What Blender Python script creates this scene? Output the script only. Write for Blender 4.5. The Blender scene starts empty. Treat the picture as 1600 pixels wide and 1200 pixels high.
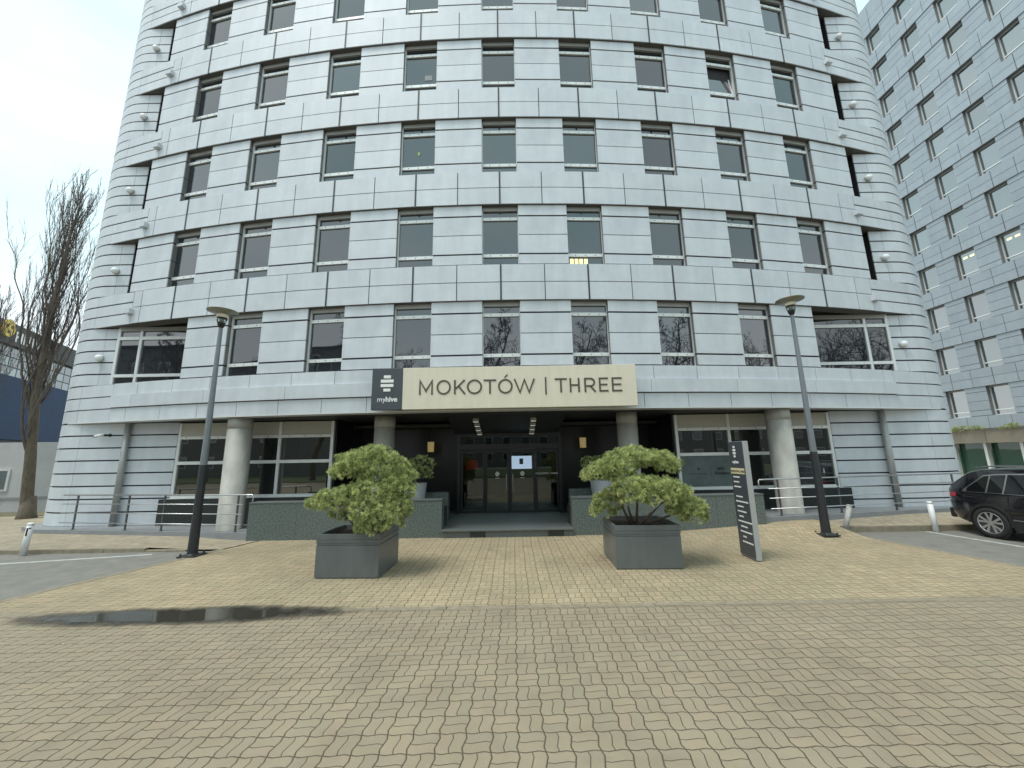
import bpy, math, random
import numpy as np
from mathutils import Vector, Matrix
random.seed(7); rng = np.random.default_rng(7)
PI = math.pi
S = bpy.context.scene
COL = S.collection

# ------------------------------------------------------------------ camera
CH = 2.15
cam_d = bpy.data.cameras.new('camera'); cam = bpy.data.objects.new('camera', cam_d); COL.objects.link(cam)
cam_d.sensor_width = 36.0; cam_d.lens = 36.0*601/1600; cam_d.clip_start = 0.05; cam_d.clip_end = 2000
P, R_ = math.radians(10.5), math.radians(1.0)
fw = Vector((0, math.cos(P), math.sin(P))); rt = Vector((1, 0, 0)); up = rt.cross(fw)
rt2 = rt*math.cos(R_) - up*math.sin(R_); up2 = up*math.cos(R_) + rt*math.sin(R_)
cam.matrix_world = Matrix(((rt2.x, up2.x, -fw.x, 0), (rt2.y, up2.y, -fw.y, 0), (rt2.z, up2.z, -fw.z, CH), (0, 0, 0, 1)))
S.camera = cam
# ------------------------------------------------------------------ light
SUN_EL, SUN_AZ = math.radians(66), math.radians(238)      # azimuth clockwise from +Y
w = bpy.data.worlds.new('World'); S.world = w; w.use_nodes = True
nt = w.node_tree; N = nt.nodes; L = nt.links; N.clear()
out = N.new('ShaderNodeOutputWorld'); bg = N.new('ShaderNodeBackground'); L.new(bg.outputs[0], out.inputs[0])
sky = N.new('ShaderNodeTexSky'); sky.sky_type = 'NISHITA'; sky.sun_disc = False
sky.sun_elevation = SUN_EL; sky.sun_rotation = SUN_AZ; sky.air_density = 1.0; sky.dust_density = 3.0; sky.ozone_density = 1.0
tc = N.new('ShaderNodeTexCoord'); sp = N.new('ShaderNodeSeparateXYZ'); L.new(tc.outputs['Generated'], sp.inputs[0])
ns = N.new('ShaderNodeTexNoise'); ns.inputs['Scale'].default_value = 2.2; ns.inputs['Detail'].default_value = 4; ns.inputs['Roughness'].default_value = .45
mp = N.new('ShaderNodeMapping'); mp.inputs['Scale'].default_value = (1, 1, 2.5); L.new(tc.outputs['Generated'], mp.inputs[0]); L.new(mp.outputs[0], ns.inputs[0])
cr = N.new('ShaderNodeValToRGB'); L.new(ns.outputs[0], cr.inputs[0])
cr.color_ramp.elements[0].position = .38; cr.color_ramp.elements[0].color = (3.9, 5.65, 5.95, 1)
cr.color_ramp.elements[1].position = .66; cr.color_ramp.elements[1].color = (5.5, 6.3, 6.45, 1)
hz = N.new('ShaderNodeMapRange'); L.new(sp.outputs['Z'], hz.inputs[0]); hz.inputs[1].default_value = 0.0; hz.inputs[2].default_value = .55; hz.inputs[3].default_value = 1; hz.inputs[4].default_value = 0
m1 = N.new('ShaderNodeMix'); m1.data_type = 'RGBA'; L.new(hz.outputs[0], m1.inputs[0]); L.new(cr.outputs[0], m1.inputs[6]); m1.inputs[7].default_value = (6.1, 6.4, 6.5, 1)
m2 = N.new('ShaderNodeMix'); m2.data_type = 'RGBA'; m2.inputs[0].default_value = .9; L.new(sky.outputs[0], m2.inputs[6]); L.new(m1.outputs[2], m2.inputs[7])
L.new(m2.outputs[2], bg.inputs[0]); bg.inputs[1].default_value = 0.12
sd = bpy.data.lights.new('sun', 'SUN'); sd.energy = 1.4; sd.angle = math.radians(24); sd.color = (1, .96, .9)
so = bpy.data.objects.new('sun', sd); COL.objects.link(so)
dv = Vector((math.sin(SUN_AZ)*math.cos(SUN_EL), math.cos(SUN_AZ)*math.cos(SUN_EL), math.sin(SUN_EL)))
so.rotation_euler = dv.to_track_quat('Z', 'Y').to_euler()
S.view_settings.view_transform = 'Standard'; S.view_settings.look = 'None'; S.view_settings.exposure = 0.8; S.view_settings.gamma = 1
S.render.engine = 'CYCLES'; S.cycles.max_bounces = 8; S.cycles.transparent_max_bounces = 12

# ------------------------------------------------------------------ helpers
def tag(o, label=None, cat=None, group=None, kind=None):
    if label: o['label'] = label
    if cat: o['category'] = cat
    if group: o['group'] = group
    if kind: o['kind'] = kind
    return o
def empty(name, loc=(0, 0, 0), rz=0, label=None, cat=None, group=None):
    o = bpy.data.objects.new(name, None); o.empty_display_size = .2; COL.objects.link(o)
    o.location = loc; o.rotation_euler = (0, 0, rz)
    return tag(o, label, cat, group)
def copy_tree(o, parent=None):
    c = o.copy(); COL.objects.link(c); c.parent = parent
    for ch in list(o.children): copy_tree(ch, c)
    return c
class MB:
    def __init__(s): s.v = []; s.f = []; s.m = []; s.cur = 0; s.sm = []; s.smooth = False
    def add(s, vs, fs):
        b = len(s.v); s.v += [tuple(p) for p in vs]
        for f in fs: s.f.append([b+i for i in f]); s.m.append(s.cur); s.sm.append(s.smooth)
        return s
    def box(s, x0, x1, y0, y1, z0, z1):
        return s.hexa([(x0, y0), (x1, y0), (x1, y1), (x0, y1)], z0, z1)
    def hexa(s, q, z0, z1, q2=None):
        n = len(q); q2 = q2 or q
        vs = [(p[0], p[1], z0) for p in q]+[(p[0], p[1], z1) for p in q2]
        fs = [list(range(n))[::-1], list(range(n, 2*n))]+[[i, (i+1) % n, n+(i+1) % n, n+i] for i in range(n)]
        return s.add(vs, fs)
    def lathe(s, prof, c=(0, 0, 0), n=20, axis='z', M=None):
        vs = []; fs = []
        for r, z in prof:
            for i in range(n):
                a = 2*PI*i/n; p = Vector((r*math.cos(a), r*math.sin(a), z))
                if M is not None: p = M @ p
                vs.append((p.x+c[0], p.y+c[1], p.z+c[2]))
        for k in range(len(prof)-1):
            for i in range(n):
                j = (i+1) % n; fs.append([k*n+i, k*n+j, (k+1)*n+j, (k+1)*n+i])
        fs.append(list(range(n))[::-1]); fs.append([(len(prof)-1)*n+i for i in range(n)])
        return s.add(vs, fs)
    def tube(s, pts, rad, n=8):
        pts = [Vector(p) for p in pts]; rad = rad if hasattr(rad, '__len__') else [rad]*len(pts)
        vs = []; fs = []
        for i, p in enumerate(pts):
            d = (pts[min(i+1, len(pts)-1)]-pts[max(i-1, 0)]).normalized()
            a = Vector((0, 0, 1)) if abs(d.z) < .9 else Vector((1, 0, 0))
            u = d.cross(a).normalized(); v = d.cross(u)
            for k in range(n):
                t = 2*PI*k/n; q = p+rad[i]*(math.cos(t)*u+math.sin(t)*v); vs.append(tuple(q))
        for i in range(len(pts)-1):
            for k in range(n):
                j = (k+1) % n; fs.append([i*n+k, i*n+j, (i+1)*n+j, (i+1)*n+k])
        fs.append(list(range(n))); fs.append([(len(pts)-1)*n+k for k in range(n)][::-1])
        return s.add(vs, fs)
    def build(s, name, mats, parent=None, bevel=0):
        me = bpy.data.meshes.new(name); me.from_pydata(s.v, [], s.f)
        mats = mats if isinstance(mats, (list, tuple)) else [mats]
        for m in mats: me.materials.append(m)
        me.polygons.foreach_set('material_index', s.m); me.polygons.foreach_set('use_smooth', s.sm); me.update()
        import bmesh
        bm = bmesh.new(); bm.from_mesh(me); bmesh.ops.recalc_face_normals(bm, faces=bm.faces[:]); bm.to_mesh(me); bm.free()
        o = bpy.data.objects.new(name, me); COL.objects.link(o); o.parent = parent
        if bevel:
            md = o.modifiers.new('bevel', 'BEVEL'); md.width = bevel; md.segments = 2; md.limit_method = 'ANGLE'
        return o
def structure(o): o['kind'] = 'structure'; return o

# ------------------------------------------------------------------ materials
def newmat(name):
    m = bpy.data.materials.new(name); m.use_nodes = True
    return m, m.node_tree, m.node_tree.nodes['Principled BSDF']
def simple(name, col, rough=.5, metal=0, noise=0, nscale=6, bump=0, spec=None, emit=0, ior=None, coat=0, stretch=None, obj=False):
    m, t, p = newmat(name); N = t.nodes; L = t.links
    p.inputs['Base Color'].default_value = (*col, 1); p.inputs['Roughness'].default_value = rough; p.inputs['Metallic'].default_value = metal
    if ior: p.inputs['IOR'].default_value = ior
    if spec is not None: p.inputs['Specular IOR Level'].default_value = spec
    if coat: p.inputs['Coat Weight'].default_value = coat; p.inputs['Coat Roughness'].default_value = .03
    if emit: p.inputs['Emission Color'].default_value = (*col, 1); p.inputs['Emission Strength'].default_value = emit
    if noise or bump:
        tc = N.new('ShaderNodeTexCoord'); n = N.new('ShaderNodeTexNoise'); n.inputs['Scale'].default_value = nscale; n.inputs['Detail'].default_value = 6; n.inputs['Roughness'].default_value = .6
        src = tc.outputs['Object']
        if stretch:
            mp = N.new('ShaderNodeMapping'); mp.inputs['Scale'].default_value = stretch; L.new(src, mp.inputs[0]); src = mp.outputs[0]
        L.new(src, n.inputs[0])
        if noise:
            r = N.new('ShaderNodeMapRange'); L.new(n.outputs[0], r.inputs[0]); r.inputs[1].default_value = .25; r.inputs[2].default_value = .75
            r.inputs[3].default_value = 1-noise; r.inputs[4].default_value = 1+noise
            mm = N.new('ShaderNodeVectorMath'); mm.operation = 'SCALE'; mm.inputs[0].default_value = col; L.new(r.outputs[0], mm.inputs['Scale']); L.new(mm.outputs[0], p.inputs['Base Color'])
        if bump:
            b = N.new('ShaderNodeBump'); b.inputs['Strength'].default_value = bump; b.inputs['Distance'].default_value = .01; L.new(n.outputs[0], b.inputs['Height']); L.new(b.outputs[0], p.inputs['Normal'])
    return m
def cladding(name, col, var=.09, rough=.42, metal=.35):
    """zinc-grey metal panels: every sheet has its own slight tone, faint vertical streaks and cloudy tarnish"""
    m, t, p = newmat(name); N = t.nodes; L = t.links
    g = N.new('ShaderNodeNewGeometry'); tc = N.new('ShaderNodeTexCoord')
    mp = N.new('ShaderNodeMapping'); mp.inputs['Scale'].default_value = (2.6, 2.6, .3); L.new(tc.outputs['Object'], mp.inputs[0])
    a = N.new('ShaderNodeTexNoise'); a.inputs['Scale'].default_value = 1.6; a.inputs['Detail'].default_value = 6; L.new(mp.outputs[0], a.inputs[0])
    b = N.new('ShaderNodeTexNoise'); b.inputs['Scale'].default_value = 1.1; b.inputs['Detail'].default_value = 8; b.inputs['Roughness'].default_value = .7; L.new(tc.outputs['Object'], b.inputs[0])
    def mr(s, lo, hi, o0, o1):
        r = N.new('ShaderNodeMapRange'); L.new(s, r.inputs[0]); r.inputs[1].default_value = lo; r.inputs[2].default_value = hi; r.inputs[3].default_value = o0; r.inputs[4].default_value = o1; return r.outputs[0]
    def mul(x, y):
        q = N.new('ShaderNodeMath'); q.operation = 'MULTIPLY'; L.new(x, q.inputs[0]); L.new(y, q.inputs[1]); return q.outputs[0]
    k = mul(mul(mr(g.outputs['Random Per Island'], 0, 1, 1-var, 1+var), mr(a.outputs[0], .3, .7, .95, 1.035)), mr(b.outputs[0], .3, .7, .9, 1.07))
    # hue drift between panels: some greener, some bluer
    hm = N.new('ShaderNodeMix'); hm.data_type = 'RGBA'; L.new(b.outputs[0], hm.inputs[0])
    hm.inputs[6].default_value = (col[0]*.97, col[1]*1.0, col[2]*1.05, 1); hm.inputs[7].default_value = (col[0]*.98, col[1]*1.03, col[2]*.97, 1)
    v = N.new('ShaderNodeVectorMath'); v.operation = 'SCALE'; L.new(hm.outputs[2], v.inputs[0]); L.new(k, v.inputs['Scale']); L.new(v.outputs[0], p.inputs['Base Color'])
    p.inputs['Metallic'].default_value = metal
    L.new(mr(b.outputs[0], .3, .7, rough-.06, rough+.1), p.inputs['Roughness'])
    bp = N.new('ShaderNodeBump'); bp.inputs['Strength'].default_value = .12; bp.inputs['Distance'].default_value = .02; L.new(b.outputs[0], bp.inputs['Height']); L.new(bp.outputs[0], p.inputs['Normal'])
    return m
def glass_dark(name, col=(.012, .016, .02), ior=2.2, rough=.015):
    m, t, p = newmat(name); N = t.nodes; L = t.links
    oi = N.new('ShaderNodeObjectInfo'); ra = N.new('ShaderNodeMapRange'); L.new(oi.outputs['Random'], ra.inputs[0]); ra.inputs[3].default_value = ior-.22; ra.inputs[4].default_value = ior+.22; L.new(ra.outputs[0], p.inputs['IOR'])
    p.inputs['Base Color'].default_value = (*col, 1); p.inputs['Roughness'].default_value = rough
    tc = N.new('ShaderNodeTexCoord'); n = N.new('ShaderNodeTexNoise'); n.inputs['Scale'].default_value = .9; n.inputs['Detail'].default_value = 1; L.new(tc.outputs['Object'], n.inputs[0])
    b = N.new('ShaderNodeBump'); b.inputs['Strength'].default_value = .035; b.inputs['Distance'].default_value = .05; L.new(n.outputs[0], b.inputs['Height']); L.new(b.outputs[0], p.inputs['Normal'])
    return m
def glass_clear(name, tint=(.55, .6, .58), ior=1.9):
    m = bpy.data.materials.new(name); m.use_nodes = True; t = m.node_tree; N = t.nodes; L = t.links; N.clear()
    o = N.new('ShaderNodeOutputMaterial'); tr = N.new('ShaderNodeBsdfTransparent'); tr.inputs[0].default_value = (*tint, 1)
    gl = N.new('ShaderNodeBsdfGlossy'); gl.inputs['Roughness'].default_value = .01; gl.inputs[0].default_value = (.9, .95, .95, 1)
    f = N.new('ShaderNodeFresnel'); f.inputs[0].default_value = ior; x = N.new('ShaderNodeMixShader')
    L.new(f.outputs[0], x.inputs[0]); L.new(tr.outputs[0], x.inputs[1]); L.new(gl.outputs[0], x.inputs[2]); L.new(x.outputs[0], o.inputs[0])
    return m
def pavers(name, c1, c2, joint, s=.205, amp=.043, jw=.022, tint=.04, moss=.18):
    """interlocking wavy-edged concrete blocks laid in pairs, each pair turned against the next"""
    m, t, p = newmat(name); N = t.nodes; L = t.links
    tc = N.new('ShaderNodeTexCoord'); sp = N.new('ShaderNodeSeparateXYZ'); L.new(tc.outputs['Object'], sp.inputs[0])
    def M(op, a, b=None, c=None):
        q = N.new('ShaderNodeMath'); q.operation = op
        for i, x in enumerate((a, b, c)):
            if x is None: continue
            if isinstance(x, (int, float)): q.inputs[i].default_value = x
            else: L.new(x, q.inputs[i])
        return q.outputs[0]
    # small irregularity of laying
    nz = N.new('ShaderNodeTexNoise'); nz.inputs['Scale'].default_value = .8; nz.inputs['Detail'].default_value = 2; L.new(tc.outputs['Object'], nz.inputs[0])
    wob = M('MULTIPLY', M('SUBTRACT', nz.outputs[0], .5), .25)
    x0 = M('ADD', M('DIVIDE', sp.outputs['X'], s), wob); y0 = M('ADD', M('DIVIDE', sp.outputs['Y'], s), wob)
    def zig(t): # a wave with flat flanks
        s1 = M('SINE', M('MULTIPLY', t, 2*PI)); s3 = M('SINE', M('MULTIPLY', t, 6*PI)); return M('SUBTRACT', s1, M('MULTIPLY', s3, .16))
    x = M('ADD', x0, M('MULTIPLY', zig(y0), amp))
    y = M('ADD', y0, M('MULTIPLY', zig(x0), amp*.8))
    cx = M('FLOOR', x); cy = M('FLOOR', y); fx = M('SUBTRACT', x, cx); fy = M('SUBTRACT', y, cy)
    par = M('ABSOLUTE', M('SUBTRACT', M('MODULO', M('ABSOLUTE', M('ADD', cx, cy)), 2), 0))
    dx = M('MINIMUM', fx, M('SUBTRACT', 1, fx)); dy = M('MINIMUM', fy, M('SUBTRACT', 1, fy))
    mx = M('ABSOLUTE', M('SUBTRACT', fx, .5)); my = M('ABSOLUTE', M('SUBTRACT', fy, .5))
    mid = M('ADD', M('MULTIPLY', mx, par), M('MULTIPLY', my, M('SUBTRACT', 1, par)))
    d = M('MINIMUM', M('MINIMUM', dx, M('MULTIPLY', dy, 1.15)), M('ADD', M('MULTIPLY', mid, 1.4), .004))
    half = M('ADD', M('MULTIPLY', M('GREATER_THAN', fx, .5), par), M('MULTIPLY', M('GREATER_THAN', fy, .5), M('SUBTRACT', 1, par)))
    cv = N.new('ShaderNodeCombineXYZ'); L.new(cx, cv.inputs[0]); L.new(cy, cv.inputs[1]); L.new(M('MULTIPLY', half, 7.3), cv.inputs[2])
    wn = N.new('ShaderNodeTexWhiteNoise'); L.new(cv.outputs[0], wn.inputs[0])
    def mr(s_, lo, hi, a, b, smooth=False):
        r = N.new('ShaderNodeMapRange'); L.new(s_, r.inputs[0]); r.inputs[1].default_value = lo; r.inputs[2].default_value = hi; r.inputs[3].default_value = a; r.inputs[4].default_value = b
        if smooth: r.interpolation_type = 'SMOOTHSTEP'
        return r.outputs[0]
    body = mr(d, jw*.5, jw*1.8, 0, 1, True)
    big = N.new('ShaderNodeTexNoise'); big.inputs['Scale'].default_value = .35; big.inputs['Detail'].default_value = 5; big.inputs['Roughness'].default_value = .6; L.new(tc.outputs['Object'], big.inputs[0])
    med = N.new('ShaderNodeTexNoise'); med.inputs['Scale'].default_value = 3.1; med.inputs['Detail'].default_value = 6; L.new(tc.outputs['Object'], med.inputs[0])
    fin = N.new('ShaderNodeTexNoise'); fin.inputs['Scale'].default_value = 160; fin.inputs['Detail'].default_value = 3; L.new(tc.outputs['Object'], fin.inputs[0])
    mix = N.new('ShaderNodeMix'); mix.data_type = 'RGBA'; L.new(mr(big.outputs[0], .35, .65, 0, 1), mix.inputs[0]); mix.inputs[6].default_value = (*c1, 1); mix.inputs[7].default_value = (*c2, 1)
    # warm / cool drift per block
    mx2 = N.new('ShaderNodeMix'); mx2.data_type = 'RGBA'; mx2.blend_type = 'MULTIPLY'; mx2.inputs[0].default_value = 1
    hue = N.new('ShaderNodeMix'); hue.data_type = 'RGBA'; L.new(wn.outputs[0], hue.inputs[0]); hue.inputs[6].default_value = (.985, 1.0, .995, 1); hue.inputs[7].default_value = (1.02, .995, .975, 1)
    L.new(mix.outputs[2], mx2.inputs[6]); L.new(hue.outputs[2], mx2.inputs[7])
    k = M('MULTIPLY', M('MULTIPLY', mr(wn.outputs[0], 0, 1, 1-tint, 1+tint), mr(fin.outputs[0], .3, .7, .86, 1.13)), mr(med.outputs[0], .3, .7, .9, 1.08))
    st = N.new('ShaderNodeTexNoise'); st.inputs['Scale'].default_value = .9; st.inputs['Detail'].default_value = 8; st.inputs['Roughness'].default_value = .72; st.inputs['Distortion'].default_value = .6; L.new(tc.outputs['Object'], st.inputs[0])
    k = M('MULTIPLY', k, mr(st.outputs[0], .34, .66, .88, 1.07))
    v = N.new('ShaderNodeVectorMath'); v.operation = 'SCALE'; L.new(mx2.outputs[2], v.inputs[0]); L.new(k, v.inputs['Scale'])
    # moss / dirt drift
    mo = N.new('ShaderNodeMix'); mo.data_type = 'RGBA'; L.new(M('MULTIPLY', mr(M('MULTIPLY', med.outputs[0], big.outputs[0]), .22, .36, 0, 1), moss), mo.inputs[0]); L.new(v.outputs[0], mo.inputs[6]); mo.inputs[7].default_value = (.16, .19, .12, 1)
    fmx = N.new('ShaderNodeMix'); fmx.data_type = 'RGBA'; L.new(body, fmx.inputs[0]); fmx.inputs[6].default_value = (*joint, 1); L.new(mo.outputs[2], fmx.inputs[7])
    vo = N.new('ShaderNodeTexVoronoi'); vo.inputs['Scale'].default_value = 1.7; vo.inputs['Randomness'].default_value = 1; L.new(tc.outputs['Object'], vo.inputs[0])
    sk = N.new('ShaderNodeMix'); sk.data_type = 'RGBA'; L.new(mr(vo.outputs['Distance'], .012, .020, .85, 0), sk.inputs[0]); L.new(fmx.outputs[2], sk.inputs[6]); sk.inputs[7].default_value = (.62, .58, .5, 1)
    L.new(sk.outputs[2], p.inputs['Base Color'])
    L.new(mr(big.outputs[0], .35, .7, .92, .62), p.inputs['Roughness']); p.inputs['Specular IOR Level'].default_value = .35
    h = M('ADD', M('MULTIPLY', mr(d, 0, jw*3, 0, 1, True), 1), M('MULTIPLY', fin.outputs[0], .12))
    bp = N.new('ShaderNodeBump'); bp.inputs['Strength'].default_value = .7; bp.inputs['Distance'].default_value = .006; L.new(h, bp.inputs['Height']); L.new(bp.outputs[0], p.inputs['Normal'])
    return m

CLAD = cladding('zinc_panel', (.61, .625, .665), var=.04, rough=.55, metal=.12)
REVEAL = simple('reveal_grey', (.20, .205, .205), .5, .2, noise=.1)  # jamb sides and panel backing, coloured darker than the panel fronts
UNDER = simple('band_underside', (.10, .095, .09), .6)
FIN = simple('joint_fin', (.045, .047, .05), .6)
CLADR = cladding('blue_grey_panel', (.36, .39, .43), var=.045, rough=.45, metal=.2)
CORE = simple('dark_gap', (.02, .022, .024), .8)
FRAME = simple('window_frame_paint', (.74, .76, .75), .4, .2, noise=.06, nscale=3)
HEAD = simple('window_head', (.36, .37, .36), .5, .2)
SCREW = simple('screw_dark', (.12, .12, .12), .5)
GL = glass_dark('tinted_glass', (.014, .018, .024), 2.15)
GL2 = glass_dark('storefront_glass', (.010, .013, .012), 2.35)
GLR = glass_dark('tower_glass', (.045, .065, .065), 3.7)
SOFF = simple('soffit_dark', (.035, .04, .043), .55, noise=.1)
TRIMW = simple('drip_trim', (.7, .72, .72), .4, .2)
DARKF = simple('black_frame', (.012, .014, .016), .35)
BEIGE = simple('beige_panel', (.47, .46, .40), .6, noise=.06)
CONC = simple('column_concrete', (.34, .335, .305), .6, noise=.24, nscale=2.6, bump=.15, stretch=(1.5, 1.5, .6))
GRAN = simple('green_granite', (.12, .145, .137), .3, noise=.75, nscale=26, bump=.02)
GRAND = simple('dark_granite', (.03, .036, .036), .3, noise=.5, nscale=60)
GRANS = simple('step_granite', (.13, .145, .14), .45, noise=.35, nscale=30)
SLAB = simple('terrace_slab', (.24, .25, .26), .7, noise=.12, nscale=5)
STEEL = simple('brushed_steel', (.55, .56, .57), .3, .85)
STEELD = simple('post_steel', (.13, .14, .15), .4, .5)
PIPE = simple('pipe_grey', (.34, .345, .34), .45, .3, noise=.1)
WHITE = simple('white_paint', (.72, .73, .72), .45, noise=.07, nscale=9)
LAMPW = simple('opal_dome', (.8, .82, .82), .3)
SIGNC = simple('cream_sign', (.72, .66, .53), .35, noise=.06, nscale=2.0, stretch=(3, 1, .4))
SIGND = simple('slate_sign', (.06, .07, .082), .4, noise=.12, nscale=3)
LETB = simple('brown_letter', (.10, .075, .055), .4)
LETW = simple('white_letter', (.85, .85, .83), .4)
PLANT = simple('planter_grey', (.125, .14, .142), .34, .1, noise=.12, nscale=7, stretch=(1, 1, .3))
SOIL = simple('soil', (.03, .022, .016), .95, noise=.4, nscale=40, bump=.6)
BARK = simple('bark', (.14, .115, .085), .9, noise=.35, nscale=14, bump=.8, stretch=(1, 1, .25))
TWIG = simple('dark_twig', (.12, .10, .085), .9, noise=.3, nscale=9)
ASPH = simple('asphalt', (.19, .185, .165), .85, noise=.2, nscale=3.0, bump=.25)
KERB = simple('kerb_concrete', (.25, .215, .155), .85, noise=.25, nscale=6, bump=.3)
PAINT = simple('road_paint', (.42, .43, .41), .8, noise=.3, nscale=9)
PAVE_N = pavers('paver_near', (.285, .236, .168), (.31, .257, .183), (.075, .06, .04))
PAVE_F = pavers('paver_far', (.385, .315, .208), (.35, .287, .192), (.115, .092, .058), tint=.075, jw=.024)
PAVE_S = pavers('paver_walk', (.38, .325, .24), (.35, .30, .22), (.12, .105, .08), tint=.15)
GRASSM = simple('dry_verge', (.17, .15, .09), .95, noise=.4, nscale=8, bump=.6)

# ------------------------------------------------------------------ ground
def ss(a, b, x):
    t = min(1, max(0, (x-a)/(b-a))); return t*t*(3-2*t)
def gz(x, y):
    return .24*ss(2.5, 8, x)*ss(9.7, 11.1, y)
def sheet(name, mat, fx0, fx1, y0, y1, zf, nx=40, ny=20):
    mb = MB(); vs = []
    for j in range(ny+1):
        y = y0+(y1-y0)*j/ny; a, b = fx0(y), fx1(y)
        for i in range(nx+1):
            x = a+(b-a)*i/nx; vs.append((x, y, zf(x, y)))
    fs = [[j*(nx+1)+i, j*(nx+1)+i+1, (j+1)*(nx+1)+i+1, (j+1)*(nx+1)+i] for j in range(ny) for i in range(nx)]
    mb.smooth = True; mb.add(vs, fs); return structure(mb.build(name, mat))
c_ = lambda v: (lambda y: v)
sheet('ground', ASPH, c_(-400), c_(400), -400, 600, lambda x, y: -.05, 2, 2)
sheet('plaza_paving', PAVE_N, c_(-45), c_(45), -11, 5.98, lambda x, y: 0, 8, 4)
def XL(y): return -8.36+(y-6.1)*.30
def XR(y): return 9.52-(y-6.1)*.21
sheet('apron_paving', PAVE_F, lambda y: XL(y)+.07, lambda y: XR(y)-.07, 6.10, 12.4, lambda x, y: gz(x, y)+.002, 60, 40)
sheet('left_asphalt', ASPH, c_(-45), lambda y: XL(y)-.07, 6.10, 9.9, lambda x, y: -.012, 10, 8)
sheet('right_asphalt', ASPH, lambda y: XR(y)+.07, c_(45), 6.10, 10.75, lambda x, y: -.012, 10, 8)
sheet('left_pavement', PAVE_S, c_(-45), lambda y: XL(y)-.02, 10.02, 26, lambda x, y: .075*ss(-7.7, -9.4, x)*ss(-7.7, -9.3, x) if 0 else .075*(1-ss(-9.3, -7.6, x)), 60, 12)
sheet('right_pavement', PAVE_S, lambda y: XR(y)+.02, c_(45), 10.87, 40, lambda x, y: .13+.12*ss(10.9, 11.4, y), 12, 30)
mb = MB()
x = -45.0
while x < 45:
    mb.box(x+.004, x+.996, 5.985, 6.095, -.1, .004+random.uniform(-.002, .003)); x += 1.0
structure(mb.build('kerb_strip', KERB, bevel=.004))
mb = MB()
for F, y0, y1 in ((XL, 6.11, 10.0), (XR, 6.11, 10.73)):
    y = y0
    while y < y1:
        e = min(y+.98, y1); mb.hexa([(F(y)-.065, y+.004), (F(y)+.065, y+.004), (F(e)+.065, e-.004), (F(e)-.065, e-.004)], -.1, .006+random.uniform(-.002, .003)); y += .98
x = -44.0
while x < -8.0:
    e = min(x+1, -7.55); h = .08 if e < -9 else .08*(1-ss(-9.3, -7.4, e)); mb.box(x+.004, e-.004, 9.90, 10.02, -.1, h+.006); x += 1
x = 8.75
while x < 44:
    mb.box(x+.004, x+.996, 10.75, 10.87, -.1, .135); x += 1
structure(mb.build('edge_kerbs', KERB, bevel=.006))
mb = MB()
mb.hexa([(10.78, 10.70), (10.90, 10.70), (11.44, 7.2), (11.32, 7.2)], -.011, -.008)
mb.hexa([(-11.2, 9.75), (-11.06, 9.75), (-10.0, 7.0), (-10.14, 7.0)], -.011, -.008) if 0 else None
mb.hexa([(-13.9, 8.35), (-8.55, 9.60), (-8.60, 9.70), (-13.95, 8.45)], -.011, -.008)
structure(mb.build('parking_lines', PAINT))
# wet puddle beside the kerb strip
m_, t_, p_ = newmat('puddle_water'); p_.inputs['Base Color'].default_value = (.045, .042, .034, 1); p_.inputs['Roughness'].default_value = .015; p_.inputs['IOR'].default_value = 1.6
N = t_.nodes; L = t_.links
tcn = N.new('ShaderNodeTexCoord'); pn = N.new('ShaderNodeTexNoise'); pn.inputs['Scale'].default_value = 2.6; pn.inputs['Detail'].default_value = 7; pn.inputs['Roughness'].default_value = .65; L.new(tcn.outputs['Object'], pn.inputs[0])
sx = N.new('ShaderNodeSeparateXYZ'); L.new(tcn.outputs['Object'], sx.inputs[0])
def mth(op, a, b):
    q = N.new('ShaderNodeMath'); q.operation = op
    for i, v in enumerate((a, b)):
        if isinstance(v, (int, float)): q.inputs[i].default_value = v
        else: L.new(v, q.inputs[i])
    return q.outputs[0]
ex = mth('POWER', mth('ABSOLUTE', mth('DIVIDE', mth('SUBTRACT', sx.outputs['X'], -4.75), 1.95), 0), 2.4); ey = mth('POWER', mth('ABSOLUTE', mth('DIVIDE', mth('SUBTRACT', sx.outputs['Y'], mth('ADD', 5.92, mth('MULTIPLY', mth('ADD', sx.outputs['X'], 4.75), .03))), .25), 0), 2)
rad = mth('ADD', mth('ADD', ex, ey), mth('MULTIPLY', mth('SUBTRACT', pn.outputs[0], .5), 2.6))
al = N.new('ShaderNodeMapRange'); L.new(rad, al.inputs[0]); al.inputs[1].default_value = .95; al.inputs[2].default_value = 1.9; al.inputs[3].default_value = .62; al.inputs[4].default_value = 0
a2 = N.new('ShaderNodeMapRange'); L.new(rad, a2.inputs[0]); a2.inputs[1].default_value = .5; a2.inputs[2].default_value = .95; a2.inputs[3].default_value = .36; a2.inputs[4].default_value = 0
L.new(mth('ADD', al.outputs[0], a2.outputs[0]), p_.inputs['Alpha'])
r2 = N.new('ShaderNodeMapRange'); L.new(rad, r2.inputs[0]); r2.inputs[1].default_value = .6; r2.inputs[2].default_value = 1.0; r2.inputs[3].default_value = .015; r2.inputs[4].default_value = .55; L.new(r2.outputs[0], p_.inputs['Roughness'])
mb = MB(); mb.add([(-9.2, 4.9, .012), (-.6, 4.9, .012), (-.6, 7.0, .012), (-9.2, 7.0, .012)], [[0, 1, 2, 3]])
tag(mb.build('puddle', m_), kind='structure')

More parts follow.
